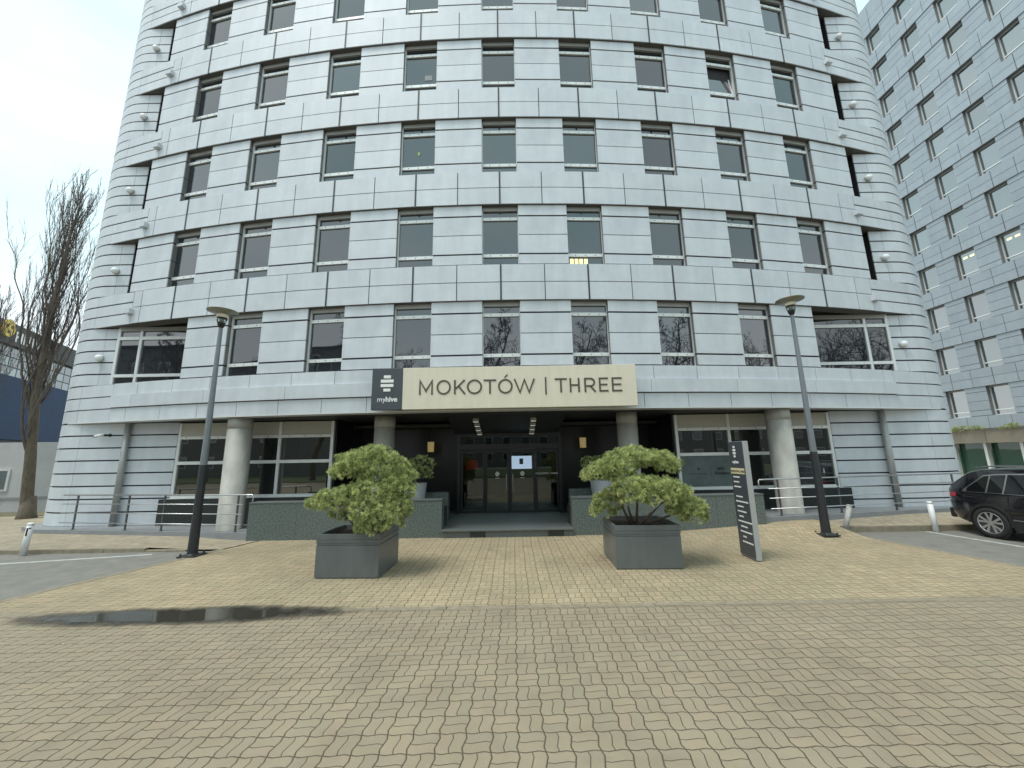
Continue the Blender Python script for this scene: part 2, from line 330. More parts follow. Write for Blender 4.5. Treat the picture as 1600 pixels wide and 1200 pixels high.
# ------------------------------------------------------------------ main building geometry
X0 = -.28; CY = 64.75; R = 54.0; rC = 1.85; cxp = 13.85
th_t = math.asin(cxp/(R-rC)); cyC = CY-(R-rC)*math.cos(th_t); YW = cyC-rC; s_t = R*th_t
def P_band(s, off=0):
    sg = 1 if s >= 0 else -1; a = abs(s)
    if a <= s_t:
        t = a/R; return X0+sg*(R+off)*math.sin(t), CY-(R+off)*math.cos(t)
    t = th_t+(a-s_t)/rC
    if t <= PI/2: return X0+sg*(cxp+(rC+off)*math.sin(t)), cyC-(rC+off)*math.cos(t)
    e = (t-PI/2)*rC; return X0+sg*(cxp+rC+off), cyC+e
S_BC = s_t+rC*(PI/2-th_t)       # s where the side wall begins
def P_end(s, off=0):            # s = rel x along the flat end wall, then round the corner, then back
    sg = 1 if s >= 0 else -1; a = abs(s)
    if a <= cxp: return X0+sg*a, YW-off
    t = (a-cxp)/rC
    if t <= PI/2: return X0+sg*(cxp+(rC+off)*math.sin(t)), cyC-(rC+off)*math.cos(t)
    e = (t-PI/2)*rC; return X0+sg*(cxp+rC+off), cyC+e
S_EC = cxp+rC*PI/2
def panel(mb, Pf, s0, s1, z0, z1, o0, o1, seg=None, smooth=False):
    if s1 < s0: s0, s1 = s1, s0
    a = abs(s0)+abs(s1)
    n = seg or 1
    ss_ = [s0+(s1-s0)*i/n for i in range(n+1)]
    q = []
    for s in ss_:
        f = Pf(s, o1); b = Pf(s, o0)
        q += [(*b, z0), (*f, z0), (*f, z1), (*b, z1)]
    fs = [[0, 1, 2, 3], [4*n+3, 4*n+2, 4*n+1, 4*n]]
    for i in range(n):
        a_ = 4*i; b_ = 4*i+4
        for k in range(4):
            fs.append([a_+k, b_+k, b_+(k+1) % 4, a_+(k+1) % 4])
    mb.add(q, fs)
ZB0, ZT0, PIT = 4.66, 6.68, 3.17     # window zone of the first office storey
NF = 6
bld = empty('office_building', (0, 11, 0), label='curved grey panelled office building with rows of small square windows and a dark recessed entrance', cat='building')
OFF = Vector((0, -11, 0))
def bp(mb, name, mats, parent=None, bevel=0):
    o = mb.build(name, mats, parent or bld, bevel)
    if parent is None: o.location = OFF
    return o
gap = .006
CP = 2.64; cols = [k*CP for k in range(-4, 5)]; WW = 1.14
# inner core (dark), hidden behind the panels
def core_poly(inset):
    pts = []
    n = 24
    for i in range(n+1):
        s = -9.9+19.8*i/n; pts.append(P_band(s, -inset))
    right = [(X0+9.95, YW+.22), (X0+cxp, YW+.22)]
    for i in range(1, 9):
        t = PI/2*i/8; right.append((X0+cxp+(rC-.22)*math.sin(t), cyC-(rC-.22)*math.cos(t)))
    right.append((X0+cxp+rC-.22, 27.8))
    left = [(2*X0-p[0], p[1]) for p in right][::-1]
    return left+pts+right
mb = MB(); mb.hexa(core_poly(.46), 3.50, ZT0+PIT*(NF-1)+1.0)
bp(mb, 'inner_wall', simple('recess_dark', (.14, .14, .135), .6))
# spandrel bands
def LS(s): return s if s >= 0 else s*(1+.022*min(1.2, -s/10.56))   # the left half is set out a little wider
def backing(mb, z0, z1, o=-.031):
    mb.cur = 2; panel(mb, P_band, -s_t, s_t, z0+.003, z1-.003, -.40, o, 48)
    mb.cur = 1; panel(mb, P_band, s_t+.001, S_BC+13, z0+.012, z1-.012, -.20, o-.004, 14); panel(mb, P_band, -S_BC-13, -s_t-.001, z0+.012, z1-.012, -.20, o-.004, 14)
    mb.cur = 0
def mk_band(z0, z1, name, rows=2, drop=True):
    mb = MB(); brk = [LS(i*CP/2) for i in range(-9, 10)]
    zs = [z0+(z1-z0)*i/rows for i in range(rows+1)]
    sE = 12.55
    segs = list(zip(brk[:-1], brk[1:]))+[(brk[-1], sE), (-sE, brk[0])]
    for a, b in segs:
        ga = .022 if (round(a/(CP/2)) % 2 == 0 and abs(a) < 11.5) else .014
        gb = .022 if (round(b/(CP/2)) % 2 == 0 and abs(b) < 11.5) else .014
        for r in range(rows):
            panel(mb, P_band, a+ga, b-gb, zs[r]+.012, zs[r+1]-.012, -.03, 0, 2)
    # ends: three narrow courses that run round the corner
    z3 = [z0+(z1-z0)*i/3 for i in range(4)]
    for sg in (-1, 1):
        for r in range(3):
            o1 = 0 if r != 1 else -.004
            panel(mb, P_band, sg*(sE+.006), sg*(s_t-.30), z3[r]+(.024 if r else .005), z3[r+1]-.024, -.03, o1, 2)
            mb.smooth = False
            panel(mb, P_band, sg*(s_t-.288), sg*(S_BC+.4), z3[r]+.024, z3[r+1]-.024, -.03, o1, 14)
            for e in range(3):
                a = S_BC+.41+e*4.3; panel(mb, P_band, sg*a, sg*(a+4.29), z3[r]+.024, z3[r+1]-.024, -.03, 0, 1)
    backing(mb, z0, z1); return mb
def band_extras(mb, z0, z1):
    mb.cur = 1
    for k in range(-4, 5):                      # dark vertical fins at the column joints, hanging a little below
        s = LS(k*CP); mb.cur = 3; panel(mb, P_band, s-.024, s+.024, z0-.04, z1-.02, -.03, .010, 1)
    mb.cur = 0
    zm = z0+(z1-z0)*.37
    for sg in (-1, 1):                          # stub box where the narrow courses begin
        panel(mb, P_band, sg*12.45, sg*12.70, zm-.09, zm+.08, -.02, .13, 1)
for k in range(NF):
    z0 = ZT0+PIT*k; z1 = z0+1.15 if k < NF-1 else z0+1.5
    mb = mk_band(z0, z1, 'b'); band_extras(mb, z0, z1)
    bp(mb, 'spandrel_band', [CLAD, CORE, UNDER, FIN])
# lowest band above the soffit: tiles, a lapped plate, tiles, a pale drip edge
mb = MB(); brk = [LS(i*CP/2) for i in range(-9, 10)]; sE = 12.75
for z0, z1, of, sh in ((4.25, 4.655, 0, .45), (3.44, 3.84, 0, .1)):
    b2 = [-sE]+[b+sh for b in brk if abs(b+sh) < sE-.3]+[sE]
    for a, b in zip(b2[:-1], b2[1:]): panel(mb, P_band, a+.008, b-.008, z0, z1, -.03, of, 2)
b2 = [-sE]+[b+.32 for b in brk[::2] if abs(b+.3) < sE-.3]+[sE]
for a, b in zip(b2[:-1], b2[1:]): panel(mb, P_band, a+.006, b-.006, 3.872, 4.262, -.1, .05, 3)
for sg in (-1, 1):
    for a, b in ((3.44, 3.84), (3.86, 4.24), (4.26, 4.655)):
        panel(mb, P_band, sg*(sE+.006), sg*(s_t-.30), a, b-.016, -.03, -.002, 2)
        panel(mb, P_band, sg*(s_t-.288), sg*(S_BC+.4), a, b-.016, -.03, 0, 14)
        for e in range(3):
            q = S_BC+.41+e*4.3; panel(mb, P_band, sg*q, sg*(q+4.29), a, b-.016, -.03, 0, 1)
backing(mb, 3.44, 4.655); mb.cur = 3; panel(mb, P_band, -s_t-.1, s_t+.1, 3.405, 3.434, -.40, .02, 40)
bp(mb, 'entrance_fascia', [CLAD, CORE, UNDER, TRIMW])
# parapet cap and roof
mb = MB(); zt = ZT0+PIT*(NF-1)+1.5
panel(mb, P_band, -S_BC-13, S_BC+13, zt+.005, zt+.08, -.5, .05, 90)
poly = [P_band(-S_BC-13+(2*S_BC+26)*i/80, -.45) for i in range(81)]
mb.hexa(poly, zt-.5, zt-.3); bp(mb, 'roof', CLAD)
# piers
def mk_pier(hw, H=PIT-1.15, off=-.07):
    mb = MB(); z = [0, .37, 1.01, 1.65, H]; g = [.022, .026, .012, .026, .005]
    for i in range(4):
        z0 = z[i]+(g[i] if i else .042); z1 = z[i+1]-g[i+1]; y0 = -off
        mb.cur = 0; mb.box(-hw, hw, y0, y0+.03, z0, z1)
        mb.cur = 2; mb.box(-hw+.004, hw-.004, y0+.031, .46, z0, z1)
    mb.cur = 1; mb.box(-hw+.014, hw-.014, -off+.026, .45, .002, H-.002)
    return mb
def place(o, s, z, off=0):
    x, y = P_band(s, off); o.location = (x, y-11, z); o.rotation_euler = (0, 0, -(-s)/R)
pw = (CP-WW)/2
pier0 = None
for k in range(NF-1+1):
    zb = ZB0 if k == 0 else ZT0+PIT*(k-1)+1.15
    ss_list = [c+CP/2 for c in cols[:-1]]
    if k == NF-1+0 and False: pass
    for s in ss_list:
        if pier0 is None:
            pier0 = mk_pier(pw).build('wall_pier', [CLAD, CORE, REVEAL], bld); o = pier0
        else: o = pier0.copy(); COL.objects.link(o); o.parent = bld
        place(o, (LS(s-CP/2)+LS(s+CP/2))/2, zb)
        if s < 0: o.scale.x = 1.012
    if k > 0:
        for sg in (-1, 1):
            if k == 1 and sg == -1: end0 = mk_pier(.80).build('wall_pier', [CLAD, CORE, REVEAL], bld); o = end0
            else: o = end0.copy(); COL.objects.link(o); o.parent = bld
            place(o, 11.94 if sg > 0 else -12.10, zb)
# end walls with rounded corners
def mk_endwall(zb, zt_, sg, start=12.95):
    mb = MB(); n = round((zt_-zb)/.404); dz = (zt_-zb)/n
    for i in range(n):
        a = zb+i*dz+.024; b = zb+(i+1)*dz-.024
        panel(mb, P_end, sg*start, sg*(cxp-.262), a, b, -.03, 0, 1)
        panel(mb, P_end, sg*(cxp-.25), sg*(S_EC+.4), a, b, -.03, 0, 16)
        for e in range(3):
            q = S_EC+.41+e*4.3; panel(mb, P_end, sg*q, sg*(q+4.29), a, b, -.03, 0, 1)
    mb.cur = 1; panel(mb, P_end, sg*(start+.004), sg*(cxp-.001), zb+.002, zt_-.002, -.24, -.031, 1); panel(mb, P_end, sg*cxp, sg*(S_EC+13), zb+.002, zt_-.002, -.2, -.031, 18); return mb
for k in range(NF):
    zb = ZB0 if k == 0 else ZT0+PIT*(k-1)+1.15; zt_ = zb+PIT-1.15
    for sg in (-1, 1): bp(mk_endwall(zb, zt_, sg, 13.15), 'end_wall', [CLAD, CORE])
for sg in (-1, 1):
    mb = MB(); n = 8; zb, zt_ = (.2, 3.41); dz = (zt_-zb)/n
    for i in range(n):
        a = zb+i*dz+(.022 if i else 0); b = zb+(i+1)*dz-.022
        panel(mb, P_end, sg*10.66, sg*12.22, a, b, -.03, 0, 1)
        panel(mb, P_end, sg*12.235, sg*(cxp-.01), a, b, -.03, 0, 1)
        panel(mb, P_end, sg*cxp, sg*(S_EC+.4), a, b, -.03, 0, 16)
        for e in range(3):
            q = S_EC+.41+e*4.3; panel(mb, P_end, sg*q, sg*(q+4.29), a, b, -.03, 0, 1)
    mb.cur = 1; panel(mb, P_end, sg*10.64, sg*cxp, 0, 3.42, -.26, -.035, 1); panel(mb, P_end, sg*cxp, sg*(S_EC+13), 0, 3.42, -.2, -.035, 20)
    bp(mb, 'ground_floor_wall', [CLAD, CORE])
# back wall of the block and upper side cores
mb = MB(); mb.box(X0-15.6, X0+15.6, 27.5, 27.7, 0, zt-.3); bp(mb, 'back_wall', CLAD)
# ---- windows
def mk_window(w_=WW, H=PIT-1.15):
    mb = MB(); hw = w_/2; d0 = .20; d1 = .27
    mb.cur = 0
    mb.box(-hw, -hw+.055, d0, d1, 0, H); mb.box(hw-.055, hw, d0, d1, 0, H)
    mb.cur = 1; mb.box(-hw+.055, hw-.055, d0-.03, d1+.02, H-.13, H)
    mb.cur = 0
    mb.box(-hw+.055, hw-.055, d0-.012, d1, H-.445, H-.345); mb.box(-hw+.055, hw-.055, d0-.012, d1, .33, .43)
    mb.box(-hw+.055, hw-.055, d0, d1, -.0, .03)
    mb.cur = 2
    for x in (-.3, 0, .3):
        for z in (.38, H-.395): mb.box(x-.012, x+.012, d0-.018, d0-.010, z-.012, z+.012)
    return mb
def mk_pane(w_=WW, H=PIT-1.15, z0=0, z1=None, tilt=0):
    mb = MB(); hw = w_/2-.055; z1 = z1 or H-.1
    mb.box(-hw, hw, .235, .26, z0, z1); return mb
wproto = None
for k in range(NF):
    zb = ZB0 if k == 0 else ZT0+PIT*(k-1)+1.15
    for ci, s in enumerate(cols):
        if k == 0 and ci in (0, 8): continue
        if k == 3 and ci == 7:                               # the one that stands ajar
            H = PIT-1.15
            o = mk_window().build('window', [FRAME, HEAD, SCREW], bld)
            mk_pane(z0=.43, z1=H-.34).build('dark_opening', CORE, o).location = (0, .10, 0)
            mk_pane(z0=.0, z1=.34).build('pane', GL, o); mk_pane(z0=H-.4, z1=H-.1).build('pane', GL, o)
            q = MB(); hw = WW/2-.07; q.box(-hw, hw, -.015, .015, 0, H-.8); q.cur = 1
            for a, b, c, d in ((-hw, -hw+.05, 0, H-.8), (hw-.05, hw, 0, H-.8), (-hw+.05, hw-.05, 0, .05), (-hw+.05, hw-.05, H-.85, H-.8)): q.box(a, b, -.03, -.0151, c, d)
            sh = q.build('open_sash', [GL, FRAME], o); sh.location = (0, .24, .44); sh.rotation_euler = (math.radians(-9), 0, 0); tag(sh, 'sash tilted inward at the top, standing ajar')
            place(o, LS(s), zb); continue
        if wproto is None:
            wproto = mk_window().build('window', [FRAME, HEAD, SCREW], bld); mk_pane().build('pane', GL, wproto); o = wproto
        else: o = copy_tree(wproto, bld)
        place(o, LS(s), zb)
        if s < 0: o.scale.x = 1.05
        if k == 1 and ci == 5:
            q = MB()
            for i in range(4): q.box(-.46+i*.14, -.36+i*.14, .222, .232, .08, .27)
            q.build('lit_ceiling_lamp', simple('warm_strip', (1, .85, .35), .5, emit=.75), o)
        if k == 3 and ci == 3: q = MB(); q.box(.12, .36, .222, .232, .62, .82); q.build('paper_notice', simple('paper', (.25, .28, .29), .6), o)
        if k == 2 and ci == 3:
            q = MB(); q.lathe([(.045, 0), (.03, .02)], c=(0, .228, .95), n=7, M=Matrix.Rotation(PI/2, 3, 'X')); q.box(-.02, .02, .215, .232, .86, .93)
            q.build('window_sticker', simple('yellow_green', (.5, .6, .12), .5), o)
# corner windows of the first office storey
for sg in (-1, 1):
    H = PIT-1.15; a, b = 9.93, 13.15; yw = YW-.05; mb = MB()
    def bx(x0, x1, y0, y1, z0, z1):
        xa, xb = sorted((X0+sg*x0, X0+sg*x1)); mb.box(xa, xb, y0-11, y1-11, ZB0+z0, ZB0+z1)
    for x in (a, 12.3, b-.09): bx(x, x+.09, yw, yw+.09, 0, H)
    for x0, x1 in ((a+.09, 12.3), (12.39, b-.09)):
        for z0, z1 in ((.28, .38), (H-.445, H-.335), (0, .03)): bx(x0, x1, yw-.01, yw+.08, z0, z1)
    mb.cur = 1; bx(a+.09, b-.09, yw-.02, yw+.1, H-.14, H)
    o = mb.build('corner_window', [FRAME, HEAD], bld)
    mb = MB(); bx(a, b, yw+.045, yw+.07, .0, H-.05); mb.build('pane', GL, o)
# solid filling behind the corner recess
# ---- soffit, ceiling, ground floor
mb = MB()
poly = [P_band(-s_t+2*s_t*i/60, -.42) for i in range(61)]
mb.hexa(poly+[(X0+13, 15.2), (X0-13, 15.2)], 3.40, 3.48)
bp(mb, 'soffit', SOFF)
mb = MB(); mb.add([(-2.05, 11.9, 3.395), (1.65, 11.9, 3.395), (1.65, 13.86, 2.93), (-2.05, 13.86, 2.93), (-2.05, 11.9, 3.399), (1.65, 11.9, 3.399), (1.65, 13.86, 3.399), (-2.05, 13.86, 3.399)], [[0, 1, 2, 3], [0, 3, 7, 4], [1, 5, 6, 2], [3, 2, 6, 7], [4, 7, 6, 5], [0, 4, 5, 1]])
bp(mb, 'sloping_ceiling', SOFF)
# terrace slabs either side and the entrance platform with its step
mb = MB()
mb.hexa([(-15.95, 14.5), (-15.6, 12.75), (-14.6, 12.2), (-7.2, 11.02), (-7.2, 12.9), (-10.8, 12.9), (-15, 16)], -.04, .19)
bp(mb, 'terrace_slab', SLAB)
mb = MB(); mb.hexa([(6.82, 12.9), (6.82, 11.05), (14.2, 12.3), (15.2, 12.75), (15.6, 14.5), (14.5, 16), (10.4, 12.9)], -.04, .36)
bp(mb, 'terrace_slab', SLAB)
mb = MB(); mb.box(-1.97, 1.57, 10.86, 10.9, 0, .16)
mb.box(-8, 7.6, 11.3, 13.86, -.03, .17); mb.box(-1.97, 1.57, 10.9, 11.3, -.03, .17)
mb.box(-1.97, 1.57, 10.80, 13.86, .172, .205)
mb.cur = 1
for x in (-1.2, .9): mb.box(x, x+.42, 10.852, 10.862, .01, .158)
bp(mb, 'entrance_step', [GRANS, GRAND])
# side walls of the entrance recess (dark stone / glass)
mb = MB()
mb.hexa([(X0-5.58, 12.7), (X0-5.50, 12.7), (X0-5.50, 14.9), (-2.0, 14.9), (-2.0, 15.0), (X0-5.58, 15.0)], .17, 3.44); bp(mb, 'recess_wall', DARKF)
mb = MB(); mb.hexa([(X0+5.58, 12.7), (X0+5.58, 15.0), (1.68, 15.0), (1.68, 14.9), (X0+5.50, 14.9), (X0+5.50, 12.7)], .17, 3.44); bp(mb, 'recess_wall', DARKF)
# stone blocks flanking the doors
mb = MB(); mb.box(-3.1, -2.1, 12.7, 13.0, .205, 1.02); bp(mb, 'stone_plinth', GRAN, bevel=.006)
mb = MB(); mb.box(1.78, 2.9, 12.7, 13.0, .205, 1.06); bp(mb, 'stone_plinth', GRAN, bevel=.006)
# dark granite dado under the shop windows
for sg in (-1, 1):
    mb = MB(); xa, xb = sorted((X0+sg*5.5, X0+sg*10.9)); mb.box(xa, xb, YW-.10, YW+.1, .17, .97); bp(mb, 'granite_dado', GRAND)
# shop windows
for sg in (-1, 1):
    mb = MB(); y0 = YW-.04; y1 = YW+.06
    xs = [5.55, 7.25, 8.9, 10.52]
    def bx(x0, x1, a, b, z0, z1):
        p, q = sorted((X0+sg*x0, X0+sg*x1)); mb.box(p, q, a-11, b-11, z0, z1)
    for x in xs: bx(x, x+.09, y0, y1, .98, 3.36)
    for x0, x1 in zip(xs[:-1], xs[1:]):
        for z0, z1 in ((1.0, 1.07), (2.03, 2.13), (2.84, 2.93)): bx(x0+.09, x1, y0-.012, y1, z0, z1)
        mb.cur = 1; bx(x0+.09, x1, y0+.03, y1, 2.93, 3.36); mb.cur = 0
        mb.cur = 2
        for i in range(3): bx(x0+.4+i*.5, x0+.43+i*.5, y0-.018, y0-.01, 2.875, 2.9)
        mb.cur = 0
    bx(5.5, 10.66, y0-.05, y1, .975, 1.0)
    o = mb.build('shop_window', [FRAME, BEIGE, SCREW], bld)
    for x0, x1 in zip(xs[:-1], xs[1:]):
        mb = MB(); bx(x0+.09, x1, y0+.05, y0+.07, 1.07, 2.84)
        o2 = mb.build('pane', GL2, o)
    if sg == 1:                                            # frosted film with lettering on the inner lower pane
        mb = MB(); bx(5.66, 7.24, y0+.030, y0+.046, 1.08, 2.02)
        mb.build('frosted_film', simple('teal_film', (.10, .135, .14), .22, noise=.25, nscale=2.5, ior=1.7), o)
# columns
def col_obj(x, y, z0, z1, r):
    mb = MB(); mb.smooth = True
    mb.lathe([(r, 0), (r, .0), (r, z1-z0-.34), (r-.012, z1-z0-.335), (r-.012, z1-z0-.315), (r+.004, z1-z0-.31), (r+.004, z1-z0)], n=40)
    o = mb.build('column', CONC, bld); o.location = (x, y-11, z0); return o
col_obj(-8.3, 11.75, .18, 3.4, .33); col_obj(8.15, 11.85, .35, 3.4, .33)
col_obj(-3.98, 12.0, .17, 3.4, .31); col_obj(3.55, 12.0, .17, 3.4, .31)
# drain pipes
for x in (-12.5, 12.0):
    mb = MB(); mb.smooth = True; mb.lathe([(.085, 0), (.085, 3.2)], n=18); o = mb.build('drain_pipe', PIPE, bld); o.location = (x, YW-.11-11, .2)
# ---- entrance doors
ed = MB(); yd = 13.86-11
ed.box(-1.99, -1.87, yd, yd+.14, .205, 3.0); ed.box(1.59, 1.71, yd, yd+.14, .205, 3.0)
ed.box(-1.87, 1.59, yd, yd+.14, 2.82, 3.4); ed.box(-1.87, 1.59, yd-.02, yd+.12, 2.36, 2.56)
ed.box(-2.05, 1.77, yd+.02, yd+.14, .17, .215)
doorf = ed.build('door_surround', DARKF, bld)
q = MB(); q.box(-1.86, 1.58, yd+.05, yd+.06, 2.56, 2.82); q.build('transom_pane', glass_clear('clear_glass', (.6, .65, .63), 1.7), doorf)
CLG = bpy.data.materials['clear_glass']
xs = [-1.87, -1.0, -.14, .76, 1.59]
for i in range(4):
    a, b = xs[i]+.01, xs[i+1]-.01; fr = .07
    mb = MB(); yy = yd+(.02 if i in (1, 2) else .06)
    mb.box(a, a+fr, yy, yy+.05, .215, 2.34); mb.box(b-fr, b, yy, yy+.05, .215, 2.34)
    mb.box(a+fr, b-fr, yy, yy+.05, 2.26, 2.34); mb.box(a+fr, b-fr, yy, yy+.05, .215, .29)
    o = mb.build('door', DARKF, bld); q = MB(); q.box(a+fr, b-fr, yy+.02, yy+.03, .29, 2.26); q.build('pane', CLG, o)
    if i in (1, 2):
        q = MB(); hx = a+.10 if i == 2 else b-.10; q.tube([(hx, yy-.05, .9), (hx, yy-.05, 1.5)], .015); q.build('handle', STEEL, o)
        c = (a+b)/2; q = MB()
        for j, (w_, z) in enumerate(((.045, 1.56), (.075, 1.52), (.075, 1.48), (.045, 1.44))): q.box(c-w_, c+w_, yy+.008, yy+.014, z, z+.026)
        q.box(c-.07, c+.07, yy+.008, yy+.014, 1.36, 1.376); q.build('logo_sticker', LETW, o)
# lobby behind the doors
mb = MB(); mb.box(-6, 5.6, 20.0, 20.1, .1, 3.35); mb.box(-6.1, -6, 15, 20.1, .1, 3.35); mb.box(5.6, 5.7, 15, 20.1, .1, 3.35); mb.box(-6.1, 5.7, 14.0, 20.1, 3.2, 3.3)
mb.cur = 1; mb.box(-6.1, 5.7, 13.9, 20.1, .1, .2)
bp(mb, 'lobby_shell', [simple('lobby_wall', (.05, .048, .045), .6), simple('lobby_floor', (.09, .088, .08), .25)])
mb = MB(); mb.box(-3.9, 3.4, 19.7, 19.9, 1.0, 2.2); bp(mb, 'lobby_back_panel', simple('oak_panel', (.2, .17, .12), .6, noise=.25, nscale=4))
# ------------------------------------------------------------------ text helper
def text_mesh(txt, size, name, mat, M, parent=None, ext=.002, align='CENTER', bold=False):
    cu = bpy.data.curves.new(name, 'FONT'); cu.body = txt; cu.size = size; cu.extrude = ext; cu.align_x = align; cu.align_y = 'BOTTOM_BASELINE' if hasattr(cu, 'align_y') else 'BOTTOM'
    if bold: cu.offset = size*.025
    tmp = bpy.data.objects.new('tmp_text', cu); COL.objects.link(tmp)
    dg = bpy.context.evaluated_depsgraph_get(); me = bpy.data.meshes.new_from_object(tmp.evaluated_get(dg))
    bpy.data.objects.remove(tmp); me.name = name; me.materials.clear(); me.materials.append(mat)
    o = bpy.data.objects.new(name, me); COL.objects.link(o); o.parent = parent; o.matrix_local = M
    return o
def face_y(x, y, z): return Matrix.Translation((x, y, z)) @ Matrix.Rotation(PI/2, 4, 'X')
BLK = simple('black_lettering', (.01, .012, .012), .5)
sw = [o for o in bld.children if o.name.startswith('shop_window')][-1]
text_mesh('ASK', .13, 'lettering', BLK, face_y(6.52, YW-.04+.026-11, 1.58), sw, align='LEFT', bold=True)
text_mesh('Academy', .13, 'lettering', BLK, face_y(6.30, YW-.04+.026-11, 1.44), sw, align='LEFT', bold=True).location.x = 6.42
q = MB(); q.box(6.30, 6.31, YW-.04+.022-11, YW-.04+.028-11, 1.40, 1.72); q.box(5.62, 6.14, YW-.04+.022-11, YW-.04+.028-11, 1.46, 1.475)
q.lathe([(.035, -.003), (.035, .003)], c=(5.92, YW-.04+.025-11, 1.62), n=14, M=Matrix.Rotation(PI/2, 3, 'X')); q.build('lettering', BLK, sw)
text_mesh('MOKOTÓW | THREE', .085, 'door_lettering', LETW, face_y(1.17, yd+.05, 1.48), doorf)

# ------------------------------------------------------------------ name sign over the entrance
sg_ = empty('name_sign', (-.24, 10.52, 3.44), label='long cream sign board reading MOKOTÓW | THREE with a slate logo panel, over the entrance', cat='sign')
yS = 0
mb = MB(); mb.box(-2.80, 3.70, 0, .16, 0, 1.17); mb.build('sign_panel', SIGNC, sg_, bevel=.006)
mb = MB(); mb.box(-3.66, -2.803, 0, .16, .0, 1.17); mb.build('logo_panel', SIGND, sg_, bevel=.006)
mb = MB()
for x in (-3, -1, 1, 3): mb.box(x-.04, x+.04, .16, .42, .3, .38)
mb.build('bracket', STEELD, sg_)
def stroke(mb, pts, w_=.048, closed=False, y0=-.012, y1=.0):
    """a flat ribbon of constant width along pts (x,z), with mitred corners"""
    n = len(pts); P_ = [Vector(p) for p in pts]; L_ = []; Rr = []
    for i in range(n):
        if closed: a, b, c = P_[i-1], P_[i], P_[(i+1) % n]; d1 = (b-a).normalized(); d2 = (c-b).normalized()
        else:
            d1 = (P_[i]-P_[i-1]).normalized() if i else (P_[1]-P_[0]).normalized(); d2 = (P_[i+1]-P_[i]).normalized() if i < n-1 else d1
        n1 = Vector((-d1.y, d1.x)); n2 = Vector((-d2.y, d2.x)); m = (n1+n2).normalized(); k = w_/2/max(.45, m.dot(n1))
        L_.append(P_[i]+m*k); Rr.append(P_[i]-m*k)
    rng_ = range(n) if closed else range(n-1)
    vs = []
    for i in range(n): vs += [(L_[i].x, y0, L_[i].y), (Rr[i].x, y0, Rr[i].y), (Rr[i].x, y1, Rr[i].y), (L_[i].x, y1, L_[i].y)]
    fs = []
    for i in rng_:
        a = 4*i; b = 4*((i+1) % n)
        for k in range(4): fs.append([a+k, b+k, b+(k+1) % 4, a+(k+1) % 4])
    if not closed: fs += [[0, 1, 2, 3], [4*n-1, 4*n-2, 4*n-3, 4*n-4]]
    mb.add(vs, fs)
def letter(ch, u0, u1):
    x0 = -2.80+(u0-255)/1275*6.5; x1 = -2.80+(u1-255)/1275*6.5; z0, z1 = .40, .80; W_ = x1-x0; xm = (x0+x1)/2; zm = (z0+z1)/2; h = .024
    mb = MB(); S_ = lambda *p, **k: stroke(mb, p, **k)
    if ch == 'M': S_((x0+h, z0), (x0+h, z1-.01), (xm, z0+.1), (x1-h, z1-.01), (x1-h, z0))
    elif ch in 'OÓ':
        mb_pts = [(xm+(W_/2-h)*math.cos(2*PI*i/36), zm+(.2-h+.008)*math.sin(2*PI*i/36)) for i in range(36)]
        stroke(mb, mb_pts, closed=True)
        if ch == 'Ó': S_((xm-.02, z1+.045), (xm+.06, z1+.13), w_=.036)
    elif ch == 'K': S_((x0+h, z0), (x0+h, z1)); S_((x1-.01, z1), (x0+.05, zm-.05)); S_((x0+.13, zm+.02), (x1, z0))
    elif ch == 'T': S_((x0, z1-h), (x1, z1-h)); S_((xm, z0), (xm, z1-2*h))
    elif ch == 'W': S_((x0, z1), (x0+W_*.27, z0+.02), (xm, z1-.02), (x1-W_*.27, z0+.02), (x1, z1))
    elif ch == '|': S_((xm, z0-.05), (xm, z1+.04), w_=.04)
    elif ch == 'H': S_((x0+h, z0), (x0+h, z1)); S_((x1-h, z0), (x1-h, z1)); S_((x0+2*h, zm), (x1-2*h, zm))
    elif ch == 'E': S_((x0+h, z0), (x0+h, z1)); [S_((x0+2*h, z), (x1-(.02 if z == zm else 0), z)) for z in (z0+h, zm, z1-h)]
    elif ch == 'R':
        S_((x0+h, z0), (x0+h, z1)); r = .105; zc = z1-h-r
        S_((x0+2*h, z1-h), *[(x1-r-h+r*math.sin(t), zc+r*math.cos(t)) for t in [PI*i/10 for i in range(11)]], (x0+2*h, z1-h-2*r)); S_((x1-r-.02, z1-h-2*r-.02), (x1, z0))
    mb.build('letter', LETB, sg_)
for ch, a, b in (('M', 345, 420), ('O', 440, 518), ('K', 535, 595), ('O', 605, 688), ('T', 697, 765), ('Ó', 775, 855), ('W', 865, 973), ('|', 1025, 1045), ('T', 1085, 1150), ('H', 1165, 1220), ('R', 1245, 1305), ('E', 1325, 1375), ('E', 1395, 1450)):
    letter(ch, a, b)
def hive(parent, x, y, z, k, mat=LETW, rot=0, name='emblem'):
    mb = MB()
    for w_, zz, h in ((.097, .30, .085), (.177, .18, .085), (.177, .055, .085), (.097, -.07, .08)):
        mb.box(-w_*k, w_*k, -.010, 0, zz*k, (zz+h)*k)
    o = mb.build(name, mat, parent); o.location = (x, y, z); o.rotation_euler = (0, 0, rot); return o
hive(sg_, -3.235, 0, .58, 1.0)
text_mesh('my', .20, 'lettering', LETW, face_y(-3.50, -.004, .225), sg_, align='LEFT')
text_mesh('hive', .20, 'lettering', LETW, face_y(-3.265, -.004, .225), sg_, align='LEFT', bold=True)

